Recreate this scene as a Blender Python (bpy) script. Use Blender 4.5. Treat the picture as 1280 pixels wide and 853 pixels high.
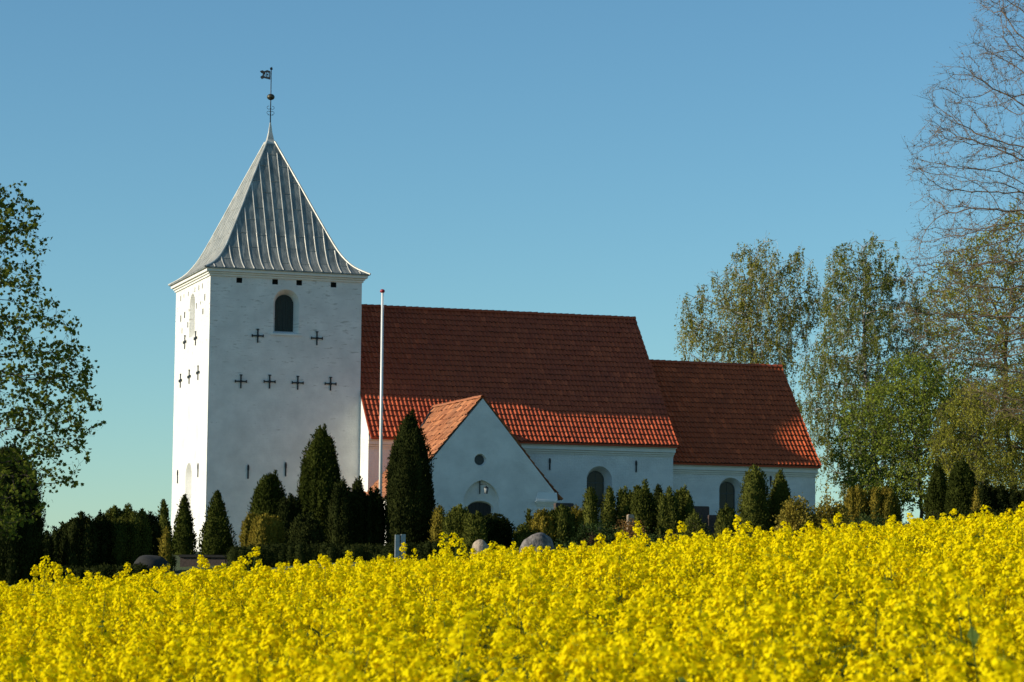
import bpy, math, random
import numpy as np
from mathutils import Vector, Matrix
from mathutils.geometry import tessellate_polygon

random.seed(7)
rng = np.random.default_rng(11)
for o in list(bpy.data.objects):
    bpy.data.objects.remove(o)
C = bpy.context.scene.collection
S = bpy.context.scene
R_ = math.radians

# ------------------------------------------------------------ camera
CAM = np.array([-29.674, -138.752, 0.0])
FWD = np.array([0.32234012, 0.94183948, 0.09505389])
RGT = np.array([0.94578079, -0.3246624, 0.0096448])
UPV = np.array([-0.03994428, -0.08679124, 0.9954254])
F_PX = 3362.0
cam = bpy.data.cameras.new('camera')
cam.sensor_width = 36.0
cam.lens = F_PX / 1280 * 36
cam.clip_start = 0.5
cam.clip_end = 20000
cam.dof.use_dof = True
cam.dof.focus_distance = 75
cam.dof.aperture_fstop = 8
co = bpy.data.objects.new('camera', cam)
M = Matrix.Identity(4)
for i in range(3):
    M[i][0] = RGT[i]; M[i][1] = UPV[i]; M[i][2] = -FWD[i]; M[i][3] = CAM[i]
co.matrix_world = M
C.objects.link(co)
S.camera = co

# ------------------------------------------------------------ sky and sun
SUN_EL = 20.0          # degrees above the horizon
SUN_N = 1.4            # degrees north of the church's west
w = bpy.data.worlds.new('World'); S.world = w; w.use_nodes = True
nt = w.node_tree; nt.nodes.clear()
sky = nt.nodes.new('ShaderNodeTexSky'); sky.sky_type = 'NISHITA'; sky.sun_disc = False
sky.sun_elevation = R_(SUN_EL)
sky.sun_rotation = R_(270 + SUN_N)
sky.altitude = 0; sky.air_density = 1.0; sky.dust_density = 0.05; sky.ozone_density = 5
bg = nt.nodes.new('ShaderNodeBackground'); bg.inputs[1].default_value = 0.105
wo = nt.nodes.new('ShaderNodeOutputWorld')
wbal = nt.nodes.new('ShaderNodeMixRGB'); wbal.blend_type = 'MULTIPLY'; wbal.inputs[0].default_value = 1; wbal.inputs[2].default_value = (0.92, 1.12, 1.02, 1)   # the camera's white balance
nt.links.new(sky.outputs[0], wbal.inputs[1]); nt.links.new(wbal.outputs[0], bg.inputs[0]); nt.links.new(bg.outputs[0], wo.inputs[0])
sl = bpy.data.lights.new('sun', 'SUN'); sl.energy = 5.0; sl.angle = R_(0.53); sl.color = (1.0, 0.90, 0.72)
so = bpy.data.objects.new('sun', sl); C.objects.link(so)
sv = Vector((-math.cos(R_(SUN_EL)) * math.cos(R_(SUN_N)), math.cos(R_(SUN_EL)) * math.sin(R_(SUN_N)), math.sin(R_(SUN_EL))))
so.rotation_euler = sv.to_track_quat('Z', 'Y').to_euler()
so.location = (-60, 0, 40)
S.view_settings.view_transform = 'Standard'
S.view_settings.look = 'None'
S.view_settings.gamma = 1
S.view_settings.exposure = 0.22
S.view_settings.use_curve_mapping = False

# ------------------------------------------------------------ helpers
def at(px, py, v):
    """world point seen at photo pixel (px,py) at forward depth v"""
    d = FWD + RGT * (px - 640) / F_PX + UPV * (426.5 - py) / F_PX
    return CAM + d * v

FH = np.array([FWD[0], FWD[1]]); FH = FH / np.linalg.norm(FH)
RH = np.array([FH[1], -FH[0]])
def uv_of(x, y):
    dx = x - CAM[0]; dy = y - CAM[1]
    return dx * RH[0] + dy * RH[1], dx * FH[0] + dy * FH[1]
def sm(t):
    t = np.clip(t, 0, 1); return t * t * (3 - 2 * t)
def tops(u, v):
    """height of the rapeseed tops"""
    base = np.where(v < 24, -0.75 + 0.044 * v, -0.75 + 0.044 * 24 + 0.22 * (1 - np.exp(-(np.maximum(v, 24) - 24) / 5.0)))
    return base + 0.078 * np.clip(u, -12, 12) - 0.05
def gz(x, y):
    u, v = uv_of(np.asarray(x, float), np.asarray(y, float))
    a = tops(u, v) - 1.12
    c = 2.1 - 0.75 * (1 - sm((v - 112) / 18)) - 1.0 * sm((-u - 6) / 10) * sm((132 - v) / 18)
    c = c - 5.0 * sm((v - 190) / 400) - 1.5 * sm((np.abs(u) - 60) / 200)
    t = sm((v - 42) / 68)
    return a * (1 - t) + c * t

def tag(o, label=None, cat=None, group=None, kind=None):
    if label: o['label'] = label
    if cat: o['category'] = cat
    if group: o['group'] = group
    if kind: o['kind'] = kind
    return o
def empty(name, loc, label, cat, group=None):
    o = bpy.data.objects.new(name, None); C.objects.link(o); o.location = loc
    o.empty_display_size = 0.3
    return tag(o, label, cat, group)
def link(name, me, parent=None):
    o = bpy.data.objects.new(name, me); C.objects.link(o)
    if parent is not None:
        o.parent = parent
        o.matrix_parent_inverse = Matrix.Translation(-Vector(parent.location))   # vertices are in world coordinates
    return o

class MB:
    """collects faces in world coordinates and links them as one mesh"""
    def __init__(s): s.v = []; s.f = []; s.uv = []; s.m = []; s.sm = []
    def face(s, pts, uv=None, m=0, smooth=False):
        b = len(s.v); s.v += [tuple(p) for p in pts]; s.f.append(tuple(range(b, b + len(pts))))
        s.uv.append(uv if uv else [(p[0] + p[1], p[2]) for p in pts]); s.m.append(m); s.sm.append(smooth)
    def box(s, a, b, m=0):
        x0, y0, z0 = a; x1, y1, z1 = b
        P = [(x0,y0,z0),(x1,y0,z0),(x1,y1,z0),(x0,y1,z0),(x0,y0,z1),(x1,y0,z1),(x1,y1,z1),(x0,y1,z1)]
        for q in ((3,2,1,0),(4,5,6,7),(0,1,5,4),(1,2,6,5),(2,3,7,6),(3,0,4,7)):
            s.face([P[i] for i in q], m=m)
    def obox(s, c, ax, ay, az, m=0):
        """box centred at c with half-axis vectors"""
        c = Vector(c); ax = Vector(ax); ay = Vector(ay); az = Vector(az)
        P = [c + sx * ax + sy * ay + sz * az for sz in (-1, 1) for sx, sy in ((-1,-1),(1,-1),(1,1),(-1,1))]
        for q in ((3,2,1,0),(4,5,6,7),(0,1,5,4),(1,2,6,5),(2,3,7,6),(3,0,4,7)):
            s.face([P[i] for i in q], m=m)
    def tube(s, p, q, r0, r1=None, n=10, m=0, caps=True):
        r1 = r0 if r1 is None else r1
        p = Vector(p); q = Vector(q); d = (q - p).normalized()
        a = d.cross(Vector((0, 0, 1)) if abs(d.z) < .9 else Vector((1, 0, 0))).normalized(); b = d.cross(a)
        A = [p + r0 * (math.cos(t) * a + math.sin(t) * b) for t in [2*math.pi*i/n for i in range(n)]]
        B = [q + r1 * (math.cos(t) * a + math.sin(t) * b) for t in [2*math.pi*i/n for i in range(n)]]
        for i in range(n):
            j = (i + 1) % n; s.face([A[i], A[j], B[j], B[i]], m=m, smooth=True)
        if caps: s.face(A[::-1], m=m); s.face(B, m=m)
    def sphere(s, c, r, n=14, k=9, m=0, sc=(1,1,1)):
        c = Vector(c)
        def P(i, j):
            t = math.pi * i / k; f = 2 * math.pi * j / n
            return c + Vector((r*sc[0]*math.sin(t)*math.cos(f), r*sc[1]*math.sin(t)*math.sin(f), r*sc[2]*math.cos(t)))
        for i in range(k):
            for j in range(n):
                q = [P(i,j), P(i+1,j), P(i+1,j+1), P(i,j+1)]
                if i == 0: q = [q[0], q[1], q[2]]
                elif i == k-1: q = [q[0], q[1], q[3]]
                s.face(q, m=m, smooth=True)
    def build(s, name, mats, parent=None, merge=True):
        me = bpy.data.meshes.new(name)
        me.from_pydata(s.v, [], s.f)
        ul = me.uv_layers.new(name='UVMap')
        k = 0
        for f in s.uv:
            for t in f:
                ul.data[k].uv = t; k += 1
        for m_ in (mats if isinstance(mats, (list, tuple)) else [mats]): me.materials.append(m_)
        me.polygons.foreach_set('material_index', s.m)
        me.polygons.foreach_set('use_smooth', s.sm)
        if merge:
            import bmesh
            bm = bmesh.new(); bm.from_mesh(me); bmesh.ops.remove_doubles(bm, verts=bm.verts, dist=0.0004)
            bm.to_mesh(me); bm.free()
        me.update()
        return link(name, me, parent)

def npmesh(name, V, faces_list, mats, smooth=False):
    """V (n,3); faces_list: list of (F (k,m) int array, material index)"""
    me = bpy.data.meshes.new(name)
    nl = sum(f.size for f, _ in faces_list); nf = sum(len(f) for f, _ in faces_list)
    me.vertices.add(len(V)); me.vertices.foreach_set('co', np.ascontiguousarray(V, dtype=np.float32).ravel())
    me.loops.add(nl); me.loops.foreach_set('vertex_index', np.concatenate([f.ravel() for f, _ in faces_list]).astype(np.int32))
    sizes = np.concatenate([np.full(len(f), f.shape[1]) for f, _ in faces_list])
    starts = np.concatenate([[0], np.cumsum(sizes)[:-1]]).astype(np.int32)
    me.polygons.add(nf); me.polygons.foreach_set('loop_start', starts)
    try: me.polygons.foreach_set('loop_total', sizes.astype(np.int32))
    except Exception: pass
    me.polygons.foreach_set('material_index', np.concatenate([np.full(len(f), m) for f, m in faces_list]).astype(np.int32))
    sm_ = smooth if isinstance(smooth, (list, tuple)) else [smooth] * len(faces_list)
    me.polygons.foreach_set('use_smooth', np.concatenate([np.full(len(f), s_) for (f, _), s_ in zip(faces_list, sm_)]))
    for m in (mats if isinstance(mats, (list, tuple)) else [mats]): me.materials.append(m)
    me.update(calc_edges=True); me.validate()
    return me

# ------------------------------------------------------------ materials
def newmat(name):
    m = bpy.data.materials.new(name); m.use_nodes = True
    n = m.node_tree; n.nodes.clear()
    out = n.nodes.new('ShaderNodeOutputMaterial')
    return m, n, out
def N(n, t, **kw):
    x = n.nodes.new(t)
    for k, v in kw.items():
        if k.startswith('i_'):
            x.inputs[k[2:].replace('_', ' ')].default_value = v
        else: setattr(x, k, v)
    return x
def ramp(n, fac, stops):
    r = n.nodes.new('ShaderNodeValToRGB')
    e = r.color_ramp.elements
    while len(e) < len(stops): e.new(0.5)
    for q, (p, c) in zip(e, stops): q.position = p; q.color = (*c, 1)
    n.links.new(fac, r.inputs[0]); return r
def simple(name, col, rough=0.6, metal=0.0, var=0.25, scale=6.0, bump=0.0, coat=0.0):
    m, n, out = newmat(name)
    p = N(n, 'ShaderNodeBsdfPrincipled'); p.inputs['Roughness'].default_value = rough; p.inputs['Metallic'].default_value = metal
    tc = N(n, 'ShaderNodeTexCoord'); no = N(n, 'ShaderNodeTexNoise'); no.inputs['Scale'].default_value = scale; no.inputs['Detail'].default_value = 6
    n.links.new(tc.outputs['Object'], no.inputs['Vector'])
    r = ramp(n, no.outputs[0], [(0.3, [c * (1 - var) for c in col]), (0.7, [min(1, c * (1 + var)) for c in col])])
    n.links.new(r.outputs[0], p.inputs['Base Color'])
    if bump:
        b = N(n, 'ShaderNodeBump'); b.inputs['Strength'].default_value = 1; b.inputs['Distance'].default_value = bump
        n.links.new(no.outputs[0], b.inputs['Height']); n.links.new(b.outputs[0], p.inputs['Normal'])
    n.links.new(p.outputs[0], out.inputs[0]); return m
def leafmat(name, a, b, trans=0.3, scale=1.2, tcol=None):
    """foliage: diffuse + translucent, colour drifts between a and b from clump to clump"""
    m, n, out = newmat(name)
    tc = N(n, 'ShaderNodeTexCoord'); no = N(n, 'ShaderNodeTexNoise'); no.inputs['Scale'].default_value = scale; no.inputs['Detail'].default_value = 4
    n.links.new(tc.outputs['Object'], no.inputs['Vector'])
    n2 = N(n, 'ShaderNodeTexNoise'); n2.inputs['Scale'].default_value = scale * 14; n2.inputs['Detail'].default_value = 2
    n.links.new(tc.outputs['Object'], n2.inputs['Vector'])
    mx = N(n, 'ShaderNodeMath', operation='MULTIPLY_ADD'); mx.inputs[1].default_value = 0.5
    n.links.new(n2.outputs[0], mx.inputs[0])
    hf = N(n, 'ShaderNodeMath', operation='MULTIPLY'); hf.inputs[1].default_value = 0.5
    n.links.new(no.outputs[0], hf.inputs[0]); n.links.new(hf.outputs[0], mx.inputs[2])
    r = ramp(n, mx.outputs[0], [(0.38, a), (0.62, b)])
    d = N(n, 'ShaderNodeBsdfDiffuse'); t = N(n, 'ShaderNodeBsdfTranslucent'); g = N(n, 'ShaderNodeBsdfGlossy'); g.inputs['Roughness'].default_value = 0.45
    n.links.new(r.outputs[0], d.inputs[0])
    if tcol:
        mc = N(n, 'ShaderNodeMixRGB', blend_type='MULTIPLY'); mc.inputs[0].default_value = 1; mc.inputs[2].default_value = (*tcol, 1)
        n.links.new(r.outputs[0], mc.inputs[1]); n.links.new(mc.outputs[0], t.inputs[0])
    else: n.links.new(r.outputs[0], t.inputs[0])
    mix = N(n, 'ShaderNodeMixShader'); mix.inputs[0].default_value = trans
    n.links.new(d.outputs[0], mix.inputs[1]); n.links.new(t.outputs[0], mix.inputs[2])
    m2 = N(n, 'ShaderNodeMixShader'); m2.inputs[0].default_value = 0.0
    g.inputs[0].default_value = (.9, .9, .9, 1)
    n.links.new(mix.outputs[0], m2.inputs[1]); n.links.new(g.outputs[0], m2.inputs[2])
    n.links.new(m2.outputs[0], out.inputs[0]); return m

def whitewash(name, wear=0.5, tint=(0.80, 0.79, 0.75)):
    m, n, out = newmat(name)
    p = N(n, 'ShaderNodeBsdfPrincipled'); p.inputs['Roughness'].default_value = 0.9
    p.inputs['Specular IOR Level'].default_value = 0.2
    uv = N(n, 'ShaderNodeUVMap')
    br = N(n, 'ShaderNodeTexBrick'); br.inputs['Scale'].default_value = 1.0
    br.inputs['Brick Width'].default_value = 0.27; br.inputs['Row Height'].default_value = 0.085; br.inputs['Mortar Size'].default_value = 0.009
    br.inputs['Mortar Smooth'].default_value = 0.8
    br.inputs['Color1'].default_value = (0, 0, 0, 1); br.inputs['Color2'].default_value = (1, 1, 1, 1); br.inputs['Mortar'].default_value = (0.4, 0.4, 0.4, 1)
    n.links.new(uv.outputs[0], br.inputs['Vector'])
    big = N(n, 'ShaderNodeTexNoise'); big.inputs['Scale'].default_value = 0.9; big.inputs['Detail'].default_value = 5; big.inputs['Roughness'].default_value = 0.6
    n.links.new(uv.outputs[0], big.inputs['Vector'])
    mp = N(n, 'ShaderNodeMapping'); mp.inputs['Scale'].default_value = (1.6, 7.0, 1)
    n.links.new(uv.outputs[0], mp.inputs[0])
    st = N(n, 'ShaderNodeTexNoise'); st.inputs['Scale'].default_value = 1.1; st.inputs['Detail'].default_value = 5; st.inputs['Roughness'].default_value = 0.65
    n.links.new(mp.outputs[0], st.inputs['Vector'])
    # patches where the lime has worn off, more of them high up
    sx = N(n, 'ShaderNodeSeparateXYZ'); n.links.new(uv.outputs[0], sx.inputs[0])
    hgt = N(n, 'ShaderNodeMapRange'); hgt.inputs[1].default_value = 7; hgt.inputs[2].default_value = 13; hgt.inputs[3].default_value = -0.09; hgt.inputs[4].default_value = 0.02
    n.links.new(sx.outputs[1], hgt.inputs[0])
    a1 = N(n, 'ShaderNodeMath', operation='ADD'); n.links.new(st.outputs[0], a1.inputs[0]); n.links.new(hgt.outputs[0], a1.inputs[1])
    a2 = N(n, 'ShaderNodeMath', operation='MULTIPLY_ADD'); a2.inputs[1].default_value = 0.10
    n.links.new(br.outputs['Color'], a2.inputs[0]); n.links.new(a1.outputs[0], a2.inputs[2])
    a3 = N(n, 'ShaderNodeMath', operation='MULTIPLY_ADD'); a3.inputs[1].default_value = 0.35
    n.links.new(big.outputs[0], a3.inputs[0]); n.links.new(a2.outputs[0], a3.inputs[2])
    wr = N(n, 'ShaderNodeMapRange'); wr.inputs[1].default_value = 0.855 - 0.05 * wear; wr.inputs[2].default_value = 0.95; wr.inputs[3].default_value = 0; wr.inputs[4].default_value = wear
    n.links.new(a3.outputs[0], wr.inputs[0])
    base = ramp(n, big.outputs[0], [(0.3, [c * 0.80 for c in tint]), (0.65, tint)])
    mx = N(n, 'ShaderNodeMixRGB'); mx.inputs[2].default_value = (0.30, 0.27, 0.22, 1)
    n.links.new(wr.outputs[0], mx.inputs[0]); n.links.new(base.outputs[0], mx.inputs[1]); n.links.new(mx.outputs[0], p.inputs['Base Color'])
    hb = N(n, 'ShaderNodeMath', operation='MULTIPLY_ADD'); hb.inputs[1].default_value = -0.35
    n.links.new(br.outputs['Fac'], hb.inputs[0])
    fn = N(n, 'ShaderNodeTexNoise'); fn.inputs['Scale'].default_value = 9; fn.inputs['Detail'].default_value = 5
    n.links.new(uv.outputs[0], fn.inputs['Vector']); n.links.new(fn.outputs[0], hb.inputs[2])
    b = N(n, 'ShaderNodeBump'); b.inputs['Distance'].default_value = 0.02; b.inputs['Strength'].default_value = 0.9
    n.links.new(hb.outputs[0], b.inputs['Height']); n.links.new(b.outputs[0], p.inputs['Normal'])
    n.links.new(p.outputs[0], out.inputs[0]); return m

def tilemat(name, a, b, dark):
    m, n, out = newmat(name)
    p = N(n, 'ShaderNodeBsdfPrincipled'); p.inputs['Roughness'].default_value = 0.7; p.inputs['Specular IOR Level'].default_value = 0.25
    at_ = N(n, 'ShaderNodeAttribute'); at_.attribute_name = 'tile'
    uv = N(n, 'ShaderNodeUVMap')
    no = N(n, 'ShaderNodeTexNoise'); no.inputs['Scale'].default_value = 0.5; no.inputs['Detail'].default_value = 6; no.inputs['Roughness'].default_value = 0.65
    n.links.new(uv.outputs[0], no.inputs['Vector'])
    r = ramp(n, at_.outputs['Fac'], [(0.0, a), (0.85, b), (1.0, [min(1, c * 1.35) for c in b])])
    f = N(n, 'ShaderNodeMapRange'); f.inputs[1].default_value = 0.45; f.inputs[2].default_value = 0.75; f.inputs[3].default_value = 0; f.inputs[4].default_value = 0.75
    n.links.new(no.outputs[0], f.inputs[0])
    mx = N(n, 'ShaderNodeMixRGB'); mx.inputs[2].default_value = (*dark, 1)
    n.links.new(f.outputs[0], mx.inputs[0]); n.links.new(r.outputs[0], mx.inputs[1]); n.links.new(mx.outputs[0], p.inputs['Base Color'])
    fine = N(n, 'ShaderNodeTexNoise'); fine.inputs['Scale'].default_value = 40; n.links.new(uv.outputs[0], fine.inputs['Vector'])
    bm_ = N(n, 'ShaderNodeBump'); bm_.inputs['Distance'].default_value = 0.006; n.links.new(fine.outputs[0], bm_.inputs['Height']); n.links.new(bm_.outputs[0], p.inputs['Normal'])
    n.links.new(p.outputs[0], out.inputs[0]); return m

M_white = whitewash('whitewashed_brick', 0.62)
M_white2 = whitewash('whitewashed_brick_smooth', 0.12)
M_plain = simple('lime_plaster', (0.74, 0.72, 0.66), 0.85, var=0.06, scale=2, bump=0.01)
M_tile = tilemat('red_clay_tiles', (0.41, 0.074, 0.027), (0.46, 0.090, 0.032), (0.29, 0.058, 0.028))
M_tile_ch = tilemat('orange_clay_tiles', (0.45, 0.080, 0.023), (0.51, 0.096, 0.028), (0.30, 0.062, 0.022))
M_tile_old = tilemat('weathered_clay_tiles', (0.34, 0.12, 0.055), (0.50, 0.20, 0.085), (0.24, 0.13, 0.08))
M_tile_edge = simple('shaded_tile_edges', (0.09, 0.03, 0.018), 0.9, 0, 0.3, 4)  # shadow line under each tile row, put into the colour of the riser faces
M_iron = simple('black_iron', (0.02, 0.022, 0.026), 0.5, 0.3, 0.3, 20)
M_bronze = simple('dark_bronze', (0.06, 0.055, 0.035), 0.45, 0.6, 0.3, 12)
M_glass = simple('dark_window_glass', (0.010, 0.014, 0.014), 0.06, 0, 0.2, 3)
for nd_ in M_glass.node_tree.nodes:
    if nd_.type == 'BSDF_PRINCIPLED': nd_.inputs['Specular IOR Level'].default_value = 0.22
M_shutter = simple('dark_green_wood', (0.014, 0.022, 0.016), 0.6, 0, 0.35, 8)
M_hole = simple('dark_masonry_hole', (0.03, 0.028, 0.024), 0.9, 0, 0.3, 8)
M_door = simple('dark_brown_door', (0.012, 0.009, 0.006), 0.6, 0, 0.3, 8)
M_bar = simple('window_bars', (0.035, 0.045, 0.045), 0.5, 0, 0.1, 8)
M_paint = simple('white_pole_paint', (0.78, 0.77, 0.74), 0.35, 0, 0.04, 3)
M_red = simple('red_ball_paint', (0.30, 0.02, 0.03), 0.3, 0, 0.1, 3)
M_granite = simple('grey_granite', (0.15, 0.13, 0.115), 0.85, 0, 0.6, 5, 0.09)
M_granite2 = simple('pale_granite', (0.32, 0.25, 0.18), 0.85, 0, 0.45, 6, 0.06)
M_darkstone = simple('dark_stone', (0.020, 0.020, 0.018), 0.95, 0, 0.3, 15)
M_redstone = simple('red_brown_stone', (0.06, 0.040, 0.032), 0.7, 0, 0.3, 10, 0.01)
M_marble = simple('white_marble', (0.62, 0.64, 0.64), 0.4, 0, 0.08, 5)
M_greywood = simple('silvered_wood', (0.30, 0.33, 0.34), 0.7, 0, 0.2, 10, 0.004)
M_bark = simple('dark_bark', (0.055, 0.042, 0.03), 0.9, 0, 0.4, 7, 0.02)
M_barkgrey = simple('grey_brown_bark', (0.17, 0.115, 0.07), 0.9, 0, 0.35, 6, 0.02)

def birchbark():
    m, n, out = newmat('birch_bark')
    p = N(n, 'ShaderNodeBsdfPrincipled'); p.inputs['Roughness'].default_value = 0.7
    tc = N(n, 'ShaderNodeTexCoord'); mp = N(n, 'ShaderNodeMapping'); mp.inputs['Scale'].default_value = (1.2, 1.2, 4)
    no = N(n, 'ShaderNodeTexNoise'); no.inputs['Scale'].default_value = 1.6; no.inputs['Detail'].default_value = 6
    n.links.new(tc.outputs['Object'], mp.inputs[0]); n.links.new(mp.outputs[0], no.inputs['Vector'])
    r = ramp(n, no.outputs[0], [(0.46, (0.05, 0.04, 0.035)), (0.56, (0.50, 0.46, 0.40))])
    n.links.new(r.outputs[0], p.inputs['Base Color']); n.links.new(p.outputs[0], out.inputs[0]); return m
M_birch = birchbark()

def leadmat():
    m, n, out = newmat('weathered_lead')
    p = N(n, 'ShaderNodeBsdfPrincipled'); p.inputs['Roughness'].default_value = 0.55; p.inputs['Metallic'].default_value = 0.2
    uv = N(n, 'ShaderNodeUVMap'); mp = N(n, 'ShaderNodeMapping'); mp.inputs['Scale'].default_value = (2.4, 0.7, 1)
    n.links.new(uv.outputs[0], mp.inputs[0])
    no = N(n, 'ShaderNodeTexNoise'); no.inputs['Scale'].default_value = 1.5; no.inputs['Detail'].default_value = 7; no.inputs['Roughness'].default_value = 0.7
    n.links.new(mp.outputs[0], no.inputs['Vector'])
    r = ramp(n, no.outputs[0], [(0.32, (0.10, 0.115, 0.11)), (0.50, (0.20, 0.215, 0.20)), (0.68, (0.42, 0.40, 0.34))])
    n.links.new(r.outputs[0], p.inputs['Base Color'])
    b = N(n, 'ShaderNodeBump'); b.inputs['Distance'].default_value = 0.05; b.inputs['Strength'].default_value = 0.7
    n.links.new(no.outputs[0], b.inputs['Height']); n.links.new(b.outputs[0], p.inputs['Normal'])
    n.links.new(p.outputs[0], out.inputs[0]); return m
M_lead = leadmat()
M_leadroll = simple('lead_rolls', (0.55, 0.53, 0.47), 0.45, 0.25, 0.25, 2)

L_thuja = leafmat('thuja_foliage', (0.017, 0.024, 0.005), (0.060, 0.070, 0.013), 0.12, 0.8)
L_dark = leafmat('dark_yew_foliage', (0.011, 0.016, 0.005), (0.036, 0.042, 0.011), 0.1, 0.9)
L_yew = leafmat('yew_foliage', (0.032, 0.042, 0.009), (0.125, 0.130, 0.024), 0.2, 0.9)
L_gold = leafmat('golden_yew_foliage', (0.11, 0.095, 0.014), (0.25, 0.19, 0.028), 0.2, 0.9)
L_goldsh = leafmat('golden_shrub_foliage', (0.13, 0.11, 0.018), (0.46, 0.36, 0.06), 0.25, 1.5)
L_orange = leafmat('orange_shrub_foliage', (0.16, 0.09, 0.03), (0.34, 0.19, 0.06), 0.25, 1.5)
L_redh = leafmat('reddish_hedge_foliage', (0.035, 0.028, 0.012), (0.09, 0.05, 0.03), 0.2, 1.2)
L_jun = leafmat('juniper_foliage', (0.022, 0.040, 0.014), (0.055, 0.078, 0.022), 0.15, 1.2)
L_birch = leafmat('birch_leaves', (0.15, 0.155, 0.026), (0.29, 0.27, 0.05), 0.4, 0.35)
L_birch2 = leafmat('dark_birch_leaves', (0.12, 0.14, 0.028), (0.24, 0.25, 0.05), 0.4, 0.35)
L_fresh = leafmat('fresh_green_leaves', (0.13, 0.17, 0.025), (0.27, 0.31, 0.045), 0.4, 0.35)
L_olive = leafmat('olive_budding_leaves', (0.19, 0.20, 0.03), (0.34, 0.32, 0.045), 0.4, 0.35)
L_bud = leafmat('brown_buds', (0.11, 0.075, 0.035), (0.19, 0.135, 0.055), 0.2, 0.5)
L_maple = leafmat('maple_leaves', (0.075, 0.10, 0.014), (0.16, 0.18, 0.026), 0.42, 0.6)
L_far = leafmat('far_wood_foliage', (0.03, 0.05, 0.02), (0.05, 0.07, 0.03), 0.2, 0.1)
M_petal = leafmat('rapeseed_petals', (0.82, 0.66, 0.003), (0.90, 0.76, 0.006), 0.40, 6)
M_bud2 = leafmat('rapeseed_buds', (0.30, 0.34, 0.03), (0.42, 0.42, 0.03), 0.3, 6)
M_rstem = leafmat('rapeseed_stems', (0.085, 0.14, 0.035), (0.15, 0.22, 0.05), 0.3, 4)

# ------------------------------------------------------------ ground
def ground():
    us = np.unique(np.concatenate([np.linspace(-6000, -200, 12), np.linspace(-200, -40, 20), np.linspace(-40, 40, 81), np.linspace(40, 200, 20), np.linspace(200, 6000, 12)]))
    vs = np.unique(np.concatenate([np.linspace(-2000, -30, 8), np.linspace(-30, 160, 150), np.linspace(160, 600, 30), np.linspace(600, 9000, 14)]))
    U, V = np.meshgrid(us, vs)
    X = CAM[0] + U * RH[0] + V * FH[0]; Y = CAM[1] + U * RH[1] + V * FH[1]
    Z = gz(X, Y)
    P = np.stack([X, Y, Z], -1).reshape(-1, 3)
    nu, nv = len(us), len(vs)
    i = np.arange(nu * nv).reshape(nv, nu)
    F = np.stack([i[:-1, :-1], i[:-1, 1:], i[1:, 1:], i[1:, :-1]], -1).reshape(-1, 4)
    m, n, out = newmat('grass_and_soil')
    p = N(n, 'ShaderNodeBsdfPrincipled'); p.inputs['Roughness'].default_value = 0.95
    tc = N(n, 'ShaderNodeTexCoord')
    a = N(n, 'ShaderNodeTexNoise'); a.inputs['Scale'].default_value = 0.15; a.inputs['Detail'].default_value = 8
    n.links.new(tc.outputs['Object'], a.inputs['Vector'])
    b = N(n, 'ShaderNodeTexNoise'); b.inputs['Scale'].default_value = 9; b.inputs['Detail'].default_value = 6
    n.links.new(tc.outputs['Object'], b.inputs['Vector'])
    mx = N(n, 'ShaderNodeMath', operation='MULTIPLY_ADD'); mx.inputs[1].default_value = 0.5
    hf = N(n, 'ShaderNodeMath', operation='MULTIPLY'); hf.inputs[1].default_value = 0.5
    n.links.new(a.outputs[0], hf.inputs[0]); n.links.new(b.outputs[0], mx.inputs[0]); n.links.new(hf.outputs[0], mx.inputs[2])
    r = ramp(n, mx.outputs[0], [(0.36, (0.05, 0.045, 0.02)), (0.47, (0.05, 0.075, 0.016)), (0.65, (0.085, 0.125, 0.022))])
    n.links.new(r.outputs[0], p.inputs['Base Color'])
    bp = N(n, 'ShaderNodeBump'); bp.inputs['Distance'].default_value = 0.05; n.links.new(b.outputs[0], bp.inputs['Height']); n.links.new(bp.outputs[0], p.inputs['Normal'])
    n.links.new(p.outputs[0], out.inputs[0])
    me = npmesh('ground', P, [(F, 0)], m, True)
    tag(link('ground', me), kind='structure')
ground()

# ============================================================ the church
GZ = 1.7     # wall feet, a little below the churchyard
TW, TH = 8.05, 4.25          # tower west-east length, half width
ZTE, ZTA = 16.73, 25.13
NX0, NX1, HN = 8.05, 24.92, 5.95
ZNE, ZNR, OV = 8.10, 15.52, 0.39
CX1, HC, ZCE, ZCR = 33.8, 4.80, 7.28, 13.16
PX, PH, PY, ZPE, ZPR = 11.87, 4.05, -13.0, 4.95, 9.78

church = empty('church', (14, -4, 2.1), 'white limewashed village church with square west tower, lead spire and red tiled roofs', 'church')

def arch(cx, hw, z0, zs, n=14, pointed=False, rise=None):
    """closed loop (counter-clockwise seen from outside): sill at z0, springing at zs"""
    pts = [(cx - hw, z0), (cx + hw, z0)]
    if pointed:
        R = hw * 1.25; c = R - hw
        a0 = math.acos(c / R)
        for i in range(n + 1):
            a = a0 * i / n; pts.append((cx - c + R * math.cos(a), zs + R * math.sin(a)))
        for i in range(n - 1, -1, -1):
            a = a0 * i / n; pts.append((cx + c - R * math.cos(a), zs + R * math.sin(a)))
    else:
        rz = hw if rise is None else rise
        for i in range(2 * n + 1):
            a = math.pi * i / (2 * n); pts.append((cx + hw * math.cos(a), zs + rz * math.sin(a)))
    return pts
def circ(cx, cz, r, n=28):
    return [(cx + r * math.cos(-math.pi/2 + 2*math.pi*i/n), cz + r * math.sin(-math.pi/2 + 2*math.pi*i/n)) for i in range(n)]
def rect(x0, z0, x1, z1): return [(x0, z0), (x1, z0), (x1, z1), (x0, z1)]

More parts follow.
